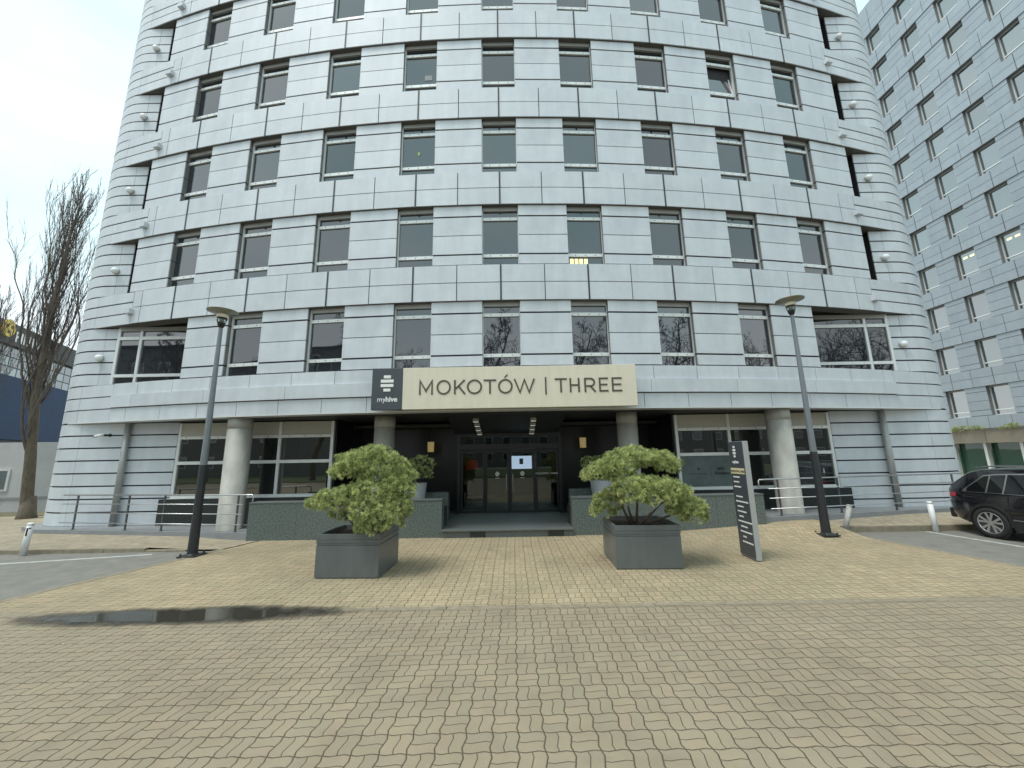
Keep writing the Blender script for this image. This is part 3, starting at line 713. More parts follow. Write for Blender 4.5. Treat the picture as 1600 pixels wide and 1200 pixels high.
# ------------------------------------------------------------------ ceiling lamps, lanterns, screen inside
EMW = simple('lamp_glow', (.9, .92, .85), .5, emit=1.2)
pl = None
for j, sgx in enumerate((-1, 1)):
    for i in range(4):
        if pl is None:
            pl = empty('ceiling_lamp'); q = MB(); q.box(-.09, .09, -.09, .09, 0, .10); q.build('housing', simple('lamp_housing', (.30, .32, .28), .5), pl); q = MB(); q.box(-.075, .075, -.075, .075, -.006, 0); q.build('lens', simple('lamp_lens', (.75, .78, .7), .4, emit=.35), pl); o = pl
        else: o = copy_tree(pl)
        y = 12.25+i*.46; z = 3.395-(y-11.9)*.2372-.10
        o.location = ((-1.17 if sgx < 0 else .66), y, z)
        ordn = ('nearest the street', 'second from the street', 'third from the street', 'closest to the doors')[i]
        tag(o, 'small square ceiling lamp above the entrance, %s in the %s row' % (ordn, 'left' if sgx < 0 else 'right'), 'ceiling lamp', 'square lamps above the entrance doors')
def lantern(x, y, z, label):
    o = empty('pendant_lantern', (x, y, z), label=label, cat='lantern', group='amber lanterns beside the entrance')
    q = MB(); q.smooth = True; q.lathe([(.11, 0), (.12, .36)], n=18); q.build('lamp_shade', simple('amber_glow', (.62, .48, .2), .5, emit=.16), o)
    q = MB(); q.tube([(0, 0, .36), (0, 0, 3.38-z)], .008, 6); q.build('cord', DARKF, o)
lantern(-3.0, 14.2, 2.32, 'glowing amber drum lantern hanging left of the entrance doors')
lantern(2.55, 14.2, 2.38, 'glowing amber drum lantern hanging right of the entrance doors')
sc = empty('lobby_screen', (.33, 15.6, 1.62), label='bright white lobby screen seen through the right glass door', cat='screen')
q = MB(); q.box(-.42, .42, .02, .08, -.03, .53); q.build('bezel', DARKF, sc); q = MB(); q.box(-.4, .4, 0, .02, 0, .5); q.build('display', simple('screen_glow', (.62, .7, .95), .4, emit=1.0), sc)
q = MB(); q.box(-.09, .06, -.01, 0, .18, .40); q.cur = 1; q.box(-.05, .02, -.014, -.01, .22, .34); q.build('picture', [simple('screen_dark', (.05, .08, .12), .5), LETW], sc)
q = MB(); q.box(-.03, .03, .08, .1, -1.42, 0); q.box(-.2, .2, -.05, .2, -1.42, -1.40); q.build('stand', DARKF, sc)
fl = empty('floor_lamp', (-1.6, 15.4, .2), label='red shaded floor lamp standing inside the left glass door', cat='lamp')
q = MB(); q.smooth = True; q.lathe([(.27, 1.45), (.2, 1.78)], n=20); q.build('lamp_shade', simple('red_shade', (.5, .02, .02), .6, emit=.06), fl); q = MB(); q.tube([(0, 0, .02), (0, 0, 1.5)], .015); q.lathe([(.15, 0), (.15, .02)]); q.build('pole', DARKF, fl)
rd = empty('reception_desk', (1.5, 16.2, .2), label='dark reception desk standing in the lobby behind the right door', cat='desk')
q = MB(); q.box(-.7, .7, -.3, .3, 0, 1.05); q.build('desk_body', DARKF, rd, bevel=.01); q = MB(); q.box(-.75, .75, -.35, .35, 1.052, 1.09); q.build('desk_top', simple('desk_top', (.12, .12, .12), .3), rd)
for i, (x, y) in enumerate(((-1.3, 15.0), (-.6, 15.3), (.25, 15.3), (.95, 15.0), (-1.0, 17.5), (.7, 17.5))):
    q = MB(); q.lathe([(.11, 0), (.11, .02)], n=16); o = q.build('lobby_downlight', EMW); o.location = (x, y, 3.175)
    tag(o, 'round white downlight in the lobby ceiling, '+('front row far left', 'front row left of centre', 'front row right of centre', 'front row far right', 'rear row left', 'rear row right')[i], 'downlight', 'lobby ceiling downlights')

# ------------------------------------------------------------------ round wall lamps, camera
dome = None
for k in range(5):
    for sg in (-1, 1):
        if dome is None:
            dome = empty('wall_lamp'); q = MB(); q.smooth = True; MX = Matrix.Rotation(PI/2, 3, 'X')
            q.lathe([(.115, 0), (.115, .04)], n=24, M=MX); q.build('base_ring', simple('lamp_ring', (.45, .47, .47), .4, .3), dome)
            q = MB(); q.smooth = True; q.lathe([(.11, .04), (.11, .09), (.095, .13), (.06, .155), (.001, .165)], n=24, M=MX); q.build('opal_cover', LAMPW, dome); o = dome
        else: o = copy_tree(dome)
        o.location = (X0+sg*13.52-(.12 if sg < 0 else 0), YW, 5.62+PIT*k)
        tag(o, 'round white bulkhead lamp on the %s end wall, %s office storey' % ('left' if sg < 0 else 'right', ('first', 'second', 'third', 'fourth', 'fifth')[k]), 'wall lamp', 'round lamps on the end walls')
o = empty('security_camera', (-13.15, YW, 3.02), label='small white tube security camera under the soffit on the left end wall', cat='security camera')
q = MB(); q.smooth = True; q.lathe([(.05, 0), (.05, .03)], n=16, M=Matrix.Rotation(PI/2, 3, 'X')); q.tube([(0, -.02, 0), (-.02, -.14, .01), (-.07, -.2, 0)], .017); q.build('bracket', DARKF, o)
q = MB(); q.smooth = True; q.tube([(-.03, -.18, .01), (-.10, -.24, -.02), (-.19, -.30, -.06)], [.04, .045, .045], 12); q.build('housing', WHITE, o)
q = MB(); q.tube([(-.191, -.301, -.0605), (-.2, -.307, -.063)], .034, 12); q.build('lens', DARKF, o)

# ------------------------------------------------------------------ granite walls, railings
def gwall(x0, x1, zf, label):
    o = empty('granite_wall', ((x0+x1)/2, 10.93, 0), label=label, cat='wall', group='granite walls beside the entrance')
    c = (x0+x1)/2; n = 4; mb = MB()
    for i in range(n):
        a = x0+(x1-x0)*i/n; b = x0+(x1-x0)*(i+1)/n; mb.box(a-c+.003, b-c-.003, 0, .34, -.02, .965)
    mb.build('facing_slab', GRAN, o)
    mb = MB(); mb.box(x0-c-.0, x1-c+.0, -.015, .36, .968, .998); mb.build('coping', GRANS, o, bevel=.004)
    mb = MB(); mb.box(x0-c+.02, x1-c-.02, .345, 1.0, -.02, .7); mb.cur = 1; mb.box(x0-c+.02, x1-c-.02, .36, 1.0, .7, .72); mb.build('planting_bed', [GRAND, SOIL], o)
gwall(-7.25, -1.97, 0, 'speckled green granite wall left of the entrance step')
gwall(1.57, 6.83, 0, 'speckled green granite wall right of the entrance step')
def railing(pts, posts, zb, label, hook):
    o = empty('railing', (pts[0][0], pts[0][1], zb), label=label, cat='railing', group='steel railings along the terraces')
    b = Vector((pts[0][0], pts[0][1]))
    P2 = [Vector(p)-b for p in pts]
    for hgt in (1.0, .74, .48, .2):
        q = MB(); q.smooth = True; pp = [(p.x, p.y, hgt) for p in P2]
        if hgt == 1.0:
            d = (P2[0]-P2[1]).normalized(); pp = [(P2[0].x+d.x*.30, P2[0].y+d.y*.30, 1.0-.22), (P2[0].x+d.x*.30, P2[0].y+d.y*.30, .97), (P2[0].x+d.x*.27, P2[0].y+d.y*.27, 1.0)]+pp
        q.tube(pp, .021 if hgt == 1 else .014, 8); q.build('rail', STEEL, o)
    for t in posts:
        i = min(int(t), len(P2)-2); f = t-i; p = P2[i].lerp(P2[i+1], f)
        q = MB(); q.box(p.x-.02, p.x+.02, p.y+.02, p.y+.05, 0, 1.0); q.box(p.x-.035, p.x+.035, p.y, p.y+.07, 0, .012); q.build('post', STEELD, o)
railing([(-7.55, 11.12), (-13.7, 12.10)], (.03, .42, .62, .92, .76)[:4], .19, 'four-bar steel railing along the left terrace', 1)
railing([(7.15, 11.18), (13.9, 12.3)], (.05, .34, .62, .95), .36, 'four-bar steel railing along the right terrace', 1)

# ------------------------------------------------------------------ street lamps
def street_lamp(x, y, z, H, label, lean=0):
    o = empty('street_lamp', (x, y, z), label=label, cat='street lamp', group='street lamps before the building')
    q = MB(); q.lathe([(.105, .035), (.09, 1.0), (.083, 2.05)], n=12); q.build('lower_pole', simple('lamp_black', (.022, .025, .028), .45, noise=.15), o)
    q = MB(); q.smooth = False; q.lathe([(.076, 2.05), (.045, H-.42)], n=12); q.build('upper_pole', simple('lamp_grey', (.20, .22, .24), .4, .3, noise=.1), o)
    q = MB(); q.box(-.2, .2, -.2, .2, 0, .03); q.lathe([(.13, .03), (.11, .06)], n=12)
    for a in (-1, 1):
        for b in (-1, 1): q.lathe([(.022, .03), (.022, .075)], c=(a*.15, b*.15, 0), n=6)
    q.build('base_plate', simple('lamp_base', (.03, .032, .034), .5), o, bevel=.004)
    q = MB(); q.smooth = True; q.lathe([(.045, H-.47), (.07, H-.42), (.085, H-.38), (.085, H-.36)], n=18); q.build('cup', DARKF, o)
    q = MB(); q.smooth = True; q.lathe([(.085, H-.36), (.125, H-.20)], n=24); q.build('lantern_glass', glass_clear('lamp_glass', (.8, .84, .8), 1.5), o)
    q = MB(); q.smooth = True; q.lathe([(.05, H-.36), (.05, H-.2)], n=12); q.build('lamp_core', simple('lamp_core', (.2, .21, .2), .4), o)
    q = MB(); q.smooth = True; q.lathe([(.128, H-.20), (.130, H-.10), (.12, H-.10)], n=24); q.build('white_ring', simple('ivory_ring', (.78, .74, .6), .4), o)
    q = MB(); q.smooth = True; q.lathe([(.12, H-.10), (.34, H-.035), (.345, H-.02), (.2, H+.02), (.02, H+.05)], n=36); q.build('disc_shade', simple('disc_shade', (.25, .25, .2), .35, .4), o)
street_lamp(-7.43, 9.40, 0, 5.95, 'tall street lamp with a disc shade left of the entrance')
gl_ = gz(7.75, 10.15)
street_lamp(7.80, 10.17, gl_, 6.25, 'tall street lamp with a disc shade right of the entrance')

# ------------------------------------------------------------------ bollards
def bollard(x, y, z, h, label, rx=0, ry=0, plaque=False, mat=WHITE):
    o = empty('bollard', (x, y, z), label=label, cat='bollard', group='white bollards at the parking kerb'); o.rotation_euler = (rx, ry, 0)
    q = MB(); q.smooth = True; q.lathe([(.062, -.03), (.06, h-.03)], n=20); q.build('shaft', mat, o)
    q = MB(); q.smooth = True; q.lathe([(.066, h-.03), (.066, h-.01), (.05, h+.01), (.001, h+.015)], n=20); q.build('cap', mat, o)
    if plaque:
        q = MB(); q.box(.0, .035, -.066, -.056, h-.28, h-.1); q.box(.035, .07, -.05, -.03, h-.12, h-.09); q.build('marking', DARKF, o)
bollard(-11.78, 9.76, -.01, .74, 'white bollard with a dark marking by the left parking kerb', 0, math.radians(4), True)
bollard(11.02, 10.62, -.01, .76, 'upright white bollard beside the black car', 0, math.radians(-2))
bollard(8.72, 10.70, .05, .68, 'scuffed bollard knocked askew beside the right street lamp', math.radians(-4), math.radians(22), mat=simple('worn_grey', (.38, .38, .36), .7, noise=.3, nscale=12))

# ------------------------------------------------------------------ information totem
tt = empty('information_totem', (4.83, 8.38, 0), label='slim dark grey information totem with white tenant names beside the right planter', cat='sign')
tt.rotation_euler = (0, 0, math.radians(-2))
mb = MB(); mb.box(-.055, .055, -.28, .28, .02, 2.36); mb.build('slab', simple('totem_edge', (.36, .37, .37), .45), tt, bevel=.004)
mb = MB(); mb.box(-.068, -.056, -.272, .278, .05, 2.355); mb.build('face_panel', SIGND, tt)
def FX(y0, y1, z0, z1, m): 
    mb = MB(); mb.box(-.074, -.069, y0, y1, z0, z1); return mb
mb = MB()
for w_, z in ((.032, 2.22), (.055, 2.155), (.055, 2.09), (.032, 2.025)): mb.box(-.076, -.069, .05-w_, .05+w_, z, z+.045)
mb.build('emblem', LETW, tt)
MT = Matrix.Translation((-.071, .05, 1.90)) @ Matrix.Rotation(-PI/2, 4, 'Z') @ Matrix.Rotation(PI/2, 4, 'X')
text_mesh('myhive', .085, 'lettering', LETW, MT, tt, bold=True)
mb = MB(); mb.box(-.074, -.069, -.26, .27, 1.68, 1.80); mb.build('name_strip', simple('cream_strip', (.66, .6, .38), .5), tt)
MT = Matrix.Translation((-.077, .0, 1.715)) @ Matrix.Rotation(-PI/2, 4, 'Z') @ Matrix.Rotation(PI/2, 4, 'X')
text_mesh('MOKOTÓW | THREE', .06, 'lettering', LETB, MT, tt)
mb = MB(); zz = 1.60
for i, (z, wd, st) in enumerate(((1.60, .24, .0), (1.50, .2, .0), (1.40, .26, .0), (1.20, .24, .03), (1.10, .45, 0), (1.0, .22, .04), (.90, .32, .02), (.80, .16, .06), (.70, .5, 0), (.60, .24, .08), (.50, .42, .04), (.40, .12, .12), (.30, .38, .08))):
    y = .20-st; e = y-wd; mb = MB()
    while y > e:
        l = random.uniform(.03, .07); mb.box(-.074, -.069, max(y-l, e), y, z, z+.028); y -= l+.010
    mb.build('tenant_name', LETW, tt)

# ------------------------------------------------------------------ planters with cloud-pruned conifers
needle_cols = []
def leafmat():
    m, t, p = newmat('conifer_spray'); N = t.nodes; L = t.links
    g = N.new('ShaderNodeAttribute'); g.attribute_name = 'tone'; cr = N.new('ShaderNodeValToRGB'); L.new(g.outputs['Fac'], cr.inputs[0])
    e = cr.color_ramp.elements; e[0].position = 0; e[0].color = (.17, .21, .075, 1); e[1].position = 1; e[1].color = (.88, .88, .50, 1)
    k = e.new(.45); k.color = (.42, .48, .19, 1); k = e.new(.75); k.color = (.68, .72, .33, 1)
    L.new(cr.outputs[0], p.inputs['Base Color']); p.inputs['Roughness'].default_value = .55
    p.inputs['Subsurface Weight'].default_value = 0
    tr = N.new('ShaderNodeBsdfTranslucent'); mx = N.new('ShaderNodeMixShader'); mx.inputs[0].default_value = .25
    L.new(cr.outputs[0], tr.inputs[0]); L.new(p.outputs[0], mx.inputs[1]); L.new(tr.outputs[0], mx.inputs[2]); L.new(mx.outputs[0], N['Material Output'].inputs[0])
    return m
SPRAY = leafmat()
def rand_unit(n):
    v = rng.normal(size=(n, 3)); return v/np.linalg.norm(v, axis=1)[:, None]
def foliage(pads, parent, dens=1.0, name='foliage'):
    """pads: (cx,cy,cz, rx,ry,rz). Little tufts of flat needled sprays cover each pad."""
    base = []; 
    L0 = 1.0
    for j, (t, ln) in enumerate(((.0, .55), (.22, .62), (.44, .55), (.66, .42), (.85, .28))):
        for sd in (-1, 1):
            a = np.array([t, 0, 0]); tip = a+np.array([ln*.72, sd*ln*.62, -.06*ln]); wd = np.array([.12, -.02*sd, .0])
            base.append([a-wd*.5, a+wd*.5+np.array([0.03, sd*.06, .02]), tip])
    base.append([np.array([0, -.05, 0]), np.array([0, .05, .0]), np.array([1.3, 0, -.06])])
    base = np.array(base)
    allv = []; tone = []
    for (cx, cy, cz, rx, ry, rz) in pads:
        rx *= 1.07; ry *= 1.05; rz *= 1.10
        area = 4*PI*(((rx*ry)**1.6+(rx*rz)**1.6+(ry*rz)**1.6)/3)**(1/1.6)
        nc = int(area/.0062*dens)
        d = rand_unit(nc); keep = d[:, 2] > -.55; d = d[keep]; nc = len(d)
        cen = np.array([cx, cy, cz])+d*np.array([rx, ry, rz])*(.80+.14*rng.random((nc, 1))+.16*np.sin(d[:, :1]*9+cx*5)*np.sin(d[:, 1:2]*8+cz*7)*np.cos(d[:, 2:3]*7))
        nrm = d/np.array([rx, ry, rz]); nrm /= np.linalg.norm(nrm, axis=1)[:, None]
        ct = rng.random(nc)
        for i in range(nc):
            n = 24; o = rand_unit(n)*.95+nrm[i]*.9+np.array([0, 0, -.12]); o /= np.linalg.norm(o, axis=1)[:, None]
            pos = cen[i]+o*rng.uniform(.0, .028, (n, 1)); sc = rng.uniform(.030, .058, n)
            hlp = rand_unit(n); sy = np.cross(o, hlp); sy /= np.linalg.norm(sy, axis=1)[:, None]; sz = np.cross(o, sy)
            Mx = np.stack([o, sy, sz], 1)
            v = np.einsum('fkj,njl->nfkl', base, Mx)*sc[:, None, None, None]+pos[:, None, None, :]
            allv.append(v.reshape(-1, 3))
            tn = np.clip(.12+.72*ct[i]+rng.uniform(-.16, .16, n), 0, 1)
            # the youngest tips are the palest: gradient along each spray
            tv = np.clip(tn[:, None, None]+(np.array([[-.22, -.12, .12]])), 0, 1)*np.ones((n, len(base), 3)); tone.append(tv.reshape(-1))
    V = np.concatenate(allv); T = np.concatenate(tone); nf = len(V)//3
    me = bpy.data.meshes.new(name); me.vertices.add(len(V)); me.vertices.foreach_set('co', V.astype('f').ravel())
    me.loops.add(nf*3); me.loops.foreach_set('vertex_index', np.arange(nf*3, dtype='i')); me.polygons.add(nf)
    me.polygons.foreach_set('loop_start', np.arange(0, nf*3, 3, dtype='i')); me.polygons.foreach_set('loop_total', np.full(nf, 3, 'i'))
    at = me.attributes.new('tone', 'FLOAT', 'POINT'); at.data.foreach_set('value', T.astype('f'))
    me.materials.append(SPRAY); me.update(); o = bpy.data.objects.new(name, me); COL.objects.link(o); o.parent = parent; return o
def planter(x, y, rz, w_, d_, h, label):
    o = empty('planter', (x, y, 0), rz, label, 'planter', 'square grey planters on the paving')
    q = MB(); t = .045; a, b = w_/2, d_/2
    def ring(z0, z1, e):
        q.hexa([(-a-e, -b-e), (a+e, -b-e), (a+e, -b+t), (-a-e, -b+t)], z0, z1); q.hexa([(-a-e, b-t), (a+e, b-t), (a+e, b+e), (-a-e, b+e)], z0, z1)
        q.hexa([(-a-e, -b+t), (-a+t, -b+t), (-a+t, b-t), (-a-e, b-t)], z0, z1); q.hexa([(a-t, -b+t), (a+e, -b+t), (a+e, b-t), (a-t, b-t)], z0, z1)
    ring(.02, h-.20, 0); ring(h-.194, h-.15, -.006); ring(h-.15, h-.105, .004); ring(h-.099, h, .004)
    q.box(-a+.02, a-.02, -b+.02, b-.02, 0, .03)
    q.build('box', PLANT, o, bevel=.003)
    q = MB(); q.cur = 0
    n = 10; vs = [(-a+t+(w_-2*t)*i/n, -b+t+(d_-2*t)*j/n, h-.09+random.uniform(-.015, .02)) for j in range(n+1) for i in range(n+1)]
    q.add(vs, [[j*(n+1)+i, j*(n+1)+i+1, (j+1)*(n+1)+i+1, (j+1)*(n+1)+i] for j in range(n) for i in range(n)]); q.build('soil', SOIL, o)
    return o
# world positions of pads come from the photo at ~8 m; each bush stands in its planter
planter(-3.05, 8.02, math.radians(-2.5), 1.18, 1.08, .77, 'square grey planter box left of the entrance path')
planter(2.55, 8.34, math.radians(-2), 1.24, 1.24, .79, 'square grey planter box beside the information totem')
def bush(x, y, z, pads, stems, label, dens=1.0):
    o = empty('conifer_bush', (x, y, z), label=label, cat='shrub', group='cloud-pruned conifers in the planters')
    foliage([(p[0]-x, p[1]-y, p[2]-z, *p[3:]) for p in pads], o, dens)
    for s in stems:
        q = MB(); q.smooth = True; pts = [(p[0]-x, p[1]-y, p[2]-z) for p in s]; n = len(pts); q.tube(pts, [.032-.02*i/(n-1) for i in range(n)], 8); q.build('stem', BARK, o)
# left bush
PL = [(-2.6, 7.95, 1.72, .36, .34, .16), (-2.2, 7.8, 1.62, .26, .3, .2), (-2.95, 8.05, 2.05, .55, .45, .24), (-2.45, 7.95, 1.98, .42, .42, .24), (-3.25, 8.0, 1.90, .38, .38, .2), (-2.15, 8.0, 1.78, .32, .35, .2), (-2.75, 8.1, 2.20, .38, .35, .17),
      (-2.75, 7.75, 1.45, .62, .45, .22), (-3.45, 7.8, 1.34, .42, .38, .19), (-3.85, 7.85, 1.30, .22, .22, .13), (-2.15, 7.85, 1.48, .34, .38, .26),
      (-2.30, 7.60, 1.05, .36, .34, .26), (-2.55, 7.55, .92, .30, .28, .2), (-2.05, 7.7, 1.18, .25, .28, .2), (-2.6, 7.5, 1.2, .34, .3, .2), (-3.5, 8.15, 1.10, .2, .2, .15), (-3.35, 8.2, .98, .16, .18, .12)]
PL = [(-3.85+(p[0]+3.85)*.90, *p[1:]) for p in PL]
bush(-3.05, 8.02, .68, PL, [[(-3.0, 8.0, .68), (-3.02, 7.98, 1.2), (-3.1, 8.0, 1.6), (-2.95, 8.0, 1.95)], [(-2.95, 8.02, .68), (-2.75, 7.9, 1.1), (-2.5, 7.9, 1.6), (-2.3, 7.95, 1.9)], [(-3.05, 8.0, .68), (-3.3, 8.05, .95), (-3.5, 7.95, 1.25)], [(-2.95, 7.95, .7), (-2.7, 7.75, .9), (-2.4, 7.65, 1.0)]],
     'cloud-pruned conifer in the left planter, wide dense lower tiers and a broad dome on top')
PR = [(2.05, 8.1, 1.86, .46, .42, .17), (2.45, 8.2, 2.02, .55, .45, .2), (2.95, 8.2, 1.98, .42, .42, .19), (3.2, 8.1, 1.88, .26, .3, .16), (1.62, 8.0, 1.74, .24, .24, .13), (2.55, 8.3, 2.14, .26, .3, .14), (2.2, 8.1, 1.70, .3, .3, .12),
      (2.45, 7.85, 1.50, .5, .4, .19), (2.85, 7.85, 1.46, .48, .4, .2), (3.2, 7.95, 1.36, .3, .34, .19), (2.3, 7.7, 1.34, .26, .24, .2), (2.8, 7.65, 1.30, .3, .24, .16),
      (3.4, 8.0, 1.08, .38, .34, .2), (3.55, 7.95, .94, .26, .28, .16), (3.25, 7.8, 1.05, .22, .24, .16),
      (1.95, 8.45, 1.13, .3, .3, .18), (1.85, 8.4, .98, .24, .26, .13), (2.1, 8.5, 1.28, .22, .24, .15)]
bush(2.55, 8.34, .70, PR, [[(2.5, 8.3, .7), (2.52, 8.2, 1.1), (2.5, 8.1, 1.5), (2.5, 8.2, 1.95)], [(2.55, 8.3, .7), (2.8, 8.1, .98), (2.95, 8.0, 1.15), (2.9, 8.0, 1.5)], [(2.4, 8.3, .7), (2.25, 8.25, 1.0), (2.15, 8.2, 1.4), (2.1, 8.15, 1.8)], [(2.45, 8.3, .7), (2.33, 8.2, 1.05), (2.38, 8.0, 1.4)], [(2.6, 8.32, .7), (3.0, 8.15, .85), (3.35, 8.0, 1.0)]],
     'cloud-pruned conifer in the right planter, flat top tier separated from the one below')
# dim shrubs in tapered pots behind the granite walls
for x, lab in ((-3.05, 'left'), (2.72, 'right')):
    o = empty('plant_pot', (x, 12.25, .205), label='tapered pale grey pot behind the %s granite wall' % lab, cat='plant pot', group='tapered pots in the entrance recess')
    q = MB(); q.smooth = True; q.lathe([(.22, 0), (.36, 1.15), (.31, 1.15), (.29, 1.0)], n=28); q.build('pot_body', simple('pot_grey', (.36, .37, .38), .5), o)
    q = MB(); q.lathe([(.28, 1.02), (.28, 1.05)], n=20); q.build('soil', SOIL, o)
    o = empty('potted_shrub', (x, 12.25, 1.26), label='shaded shrub in the tapered pot behind the %s granite wall' % lab, cat='shrub', group='shrubs in the entrance recess')
    foliage([(0, 0, .4, .5, .42, .22), (.25, -.1, .7, .36, .34, .2), (-.3, 0, .62, .3, .3, .18)], o, .5)
    q = MB(); q.tube([(0, 0, -.05), (.03, 0, .3), (.1, 0, .6)], .02); q.build('stem', BARK, o)

# ------------------------------------------------------------------ bare trees
def limb_tree(mb, mt, base, H, r0, upright=.8, n1=26, spread=.35, seed=1, levels=3, start=.12, twig=.010, lean=(0, 0)):
    rd = random.Random(seed)
    def grow(p, d, L_, r, lev):
        n = max(4, int(L_/(.35 if lev < 2 else .22))); pts = [p.copy()]; rr = [r]; dd = d.copy()
        for i in range(n):
            sg0 = .12 if lev else (.02 if upright > 1 else .07)
            dd = (dd+Vector((rd.gauss(0, sg0), rd.gauss(0, sg0), .10*upright if lev else 0))).normalized()
            p = p+dd*L_/n; pts.append(p.copy()); rr.append(max(twig*.5, r*(1-.86*(i+1)/n)))
        (mb if lev == 0 else mt).tube(pts, rr, 10 if lev == 0 else (6 if lev == 1 else 3))
        if lev >= levels: return
        cnt = n1 if lev == 0 else (11 if lev == 1 else 7)
        for k in range(cnt):
            t = (start+(1-start)*(k+rd.random()*.8)/cnt) if lev == 0 else .12+.86*(k+rd.random())/cnt
            i = min(n-1, int(t*n)); q = pts[i].lerp(pts[i+1], t*n-i) if i < n else pts[-1]
            dl = (pts[i+1]-pts[i]).normalized(); a = rd.random()*2*PI
            s = dl.cross(Vector((math.cos(a), math.sin(a), .3))).normalized()
            nd = (dl*(1-spread)+s*spread*1.3+Vector((0, 0, .35*upright))).normalized()
            ln = (L_*(1-t)*.62+L_*.16)*rd.uniform(.6, 1.05) if lev == 0 else L_*rd.uniform(.28, .52)*(1.1-.6*t)
            grow(q, nd, ln, max(twig, rr[i]*((.33 if upright > 1 else .5) if lev == 0 else .5)), lev+1)
    grow(Vector(base), Vector((lean[0], lean[1], 1)).normalized(), H, r0, 0)
tr = empty('poplar_tree', (-18.9, 15.5, 0), label='tall leafless poplar with upright twigs beyond the left corner of the building', cat='tree')
a = MB(); b = MB(); a.smooth = b.smooth = True
limb_tree(a, b, (0, 0, -.1), 13.0, .19, 1.7, 36, .20, 5, 3, .16, .007, (0, 0))
a.tube([(.05, 0, -.1), (.03, 0, .25), (0, 0, .9)], [.34, .25, .195], 12)
a.build('trunk', BARK, tr); b.build('crown', TWIG, tr)
tr = empty('poplar_tree', (-22.4, 16.0, 0), label='smaller leafless poplar in front of the glass office at the left edge', cat='tree')
a = MB(); b = MB(); a.smooth = b.smooth = True
limb_tree(a, b, (0, 0, -.1), 9.0, .09, 1.5, 13, .26, 11, 3, .25, .007)
a.build('trunk', BARK, tr); b.build('crown', TWIG, tr)

# ------------------------------------------------------------------ left background: white annex and dark glass office
an = empty('white_annex', (-24.5, 17.4, 0), label='low white rendered annex with a window behind the poplar', cat='building')
REND = simple('white_render', (.50, .51, .52), .8, noise=.08, nscale=2)
mb = MB(); mb.hexa([(-12, 0), (3.2, 0), (3.7, .35), (3.9, .9), (3.9, 5), (-12, 5)], -.05, 3.1); mb.build('wall', REND, an)
mb = MB(); mb.hexa([(-12, -.04), (3.22, -.04), (3.75, .33), (3.95, .9), (3.95, 5), (-12, 5)], .62, .72); mb.build('ledge', simple('ledge_grey', (.3, .31, .32), .7), an)
mb = MB(); mb.box(-.6, 2.25, -.06, -.01, .98, 1.94); o = mb.build('window', FRAME, an); mb = MB(); mb.box(-.5, 2.15, -.075, -.062, 1.06, 1.86); mb.build('pane', GLR, o)
mb = MB(); mb.box(1.75, 2.05, -.02, -.0, .33, .48); mb.build('vent', DARKF, an)
ang = math.atan2(.9, -.44)
go = empty('glass_office', (-36, 26, 0), ang, label='dark glazed office with a blue band and a yellow round emblem on its roof sign', cat='building')
# local x runs along the facade away from the camera, local -y... faces the street side (right-hand)
GO = MB(); GO.box(-16, 30, 0.0, 14, 3.3, 12.1); GO.build('wall', simple('office_dark', (.07, .08, .085), .5), go)
mb = MB(); mb.box(-16, 30, -.16, 0, 3.4, 8.3) if 0 else mb.box(-16, 30, -.35, -.003, 3.9, 8.4); mb.build('blue_band', simple('blue_cladding', (.004, .030, .085), .65, noise=.2, nscale=1), go)
mb = MB(); mb.box(-16, 30, 0.01, 14, -.05, 3.3); mb.build('base_wall', REND, go)
o_ = None
gm = [glass_dark('office_pane_a', (.12, .19, .21), 2.6), glass_dark('office_pane_b', (.05, .08, .10), 2.6), simple('office_blind', (.42, .48, .48), .4, coat=.5)]
mb = MB()
for r in range(3):
    for c in range(46):
        mb.cur = random.choice((0, 0, 1, 1, 2)); x = -15+c*.95; z = 8.45+r*.7
        mb.box(x, x+.86, -.04, -.002, z, z+.62)
mb.build('curtain_wall_panes', gm, go)
# carry the glazing further up (above the sign)
mb = MB(); mb.box(-16, 30, -.25, -.05, 10.6, 12.15); sp_ = mb.build('sign_band', simple('sign_band', (.05, .05, .05), .6), go)
Mt = Matrix.Translation((1.3, -.26, 10.85)) @ Matrix.Rotation(PI/2, 4, 'X')
for j, (ch, x) in enumerate((('F', .75), ('I', 1.3), ('L', 1.6), ('I', 2.15), ('I', 2.55), ('V', 2.95), ('E', 3.65), ('S', 4.3))):
    text_mesh(ch, 1.05, 'lettering', LETW, Matrix.Translation((x, -.27, 10.92)) @ Matrix.Rotation(PI/2, 4, 'X'), go, align='LEFT', bold=True)
q = MB(); MX = Matrix.Rotation(PI/2, 3, 'X'); q.lathe([(.62, 0), (.62, .12)], c=(-.15, -.25, 11.65), n=28, M=MX); q.cur = 1
for a in range(3): q.lathe([(.13, .12), (.13, .14)], c=(-.15+.27*math.cos(a*2.09+.5), -.25, 11.65+.27*math.sin(a*2.09+.5)), n=12, M=MX)
q.build('emblem', [simple('yellow_disc', (.72, .5, .08), .5), DARKF], go)
mb = MB(); mb.hexa([(-36, 17.0), (-17.0, 16.0), (-16.6, 17.3), (-36, 17.35)], .08, .10); tag(mb.build('grass_verge', GRASSM), kind='structure')

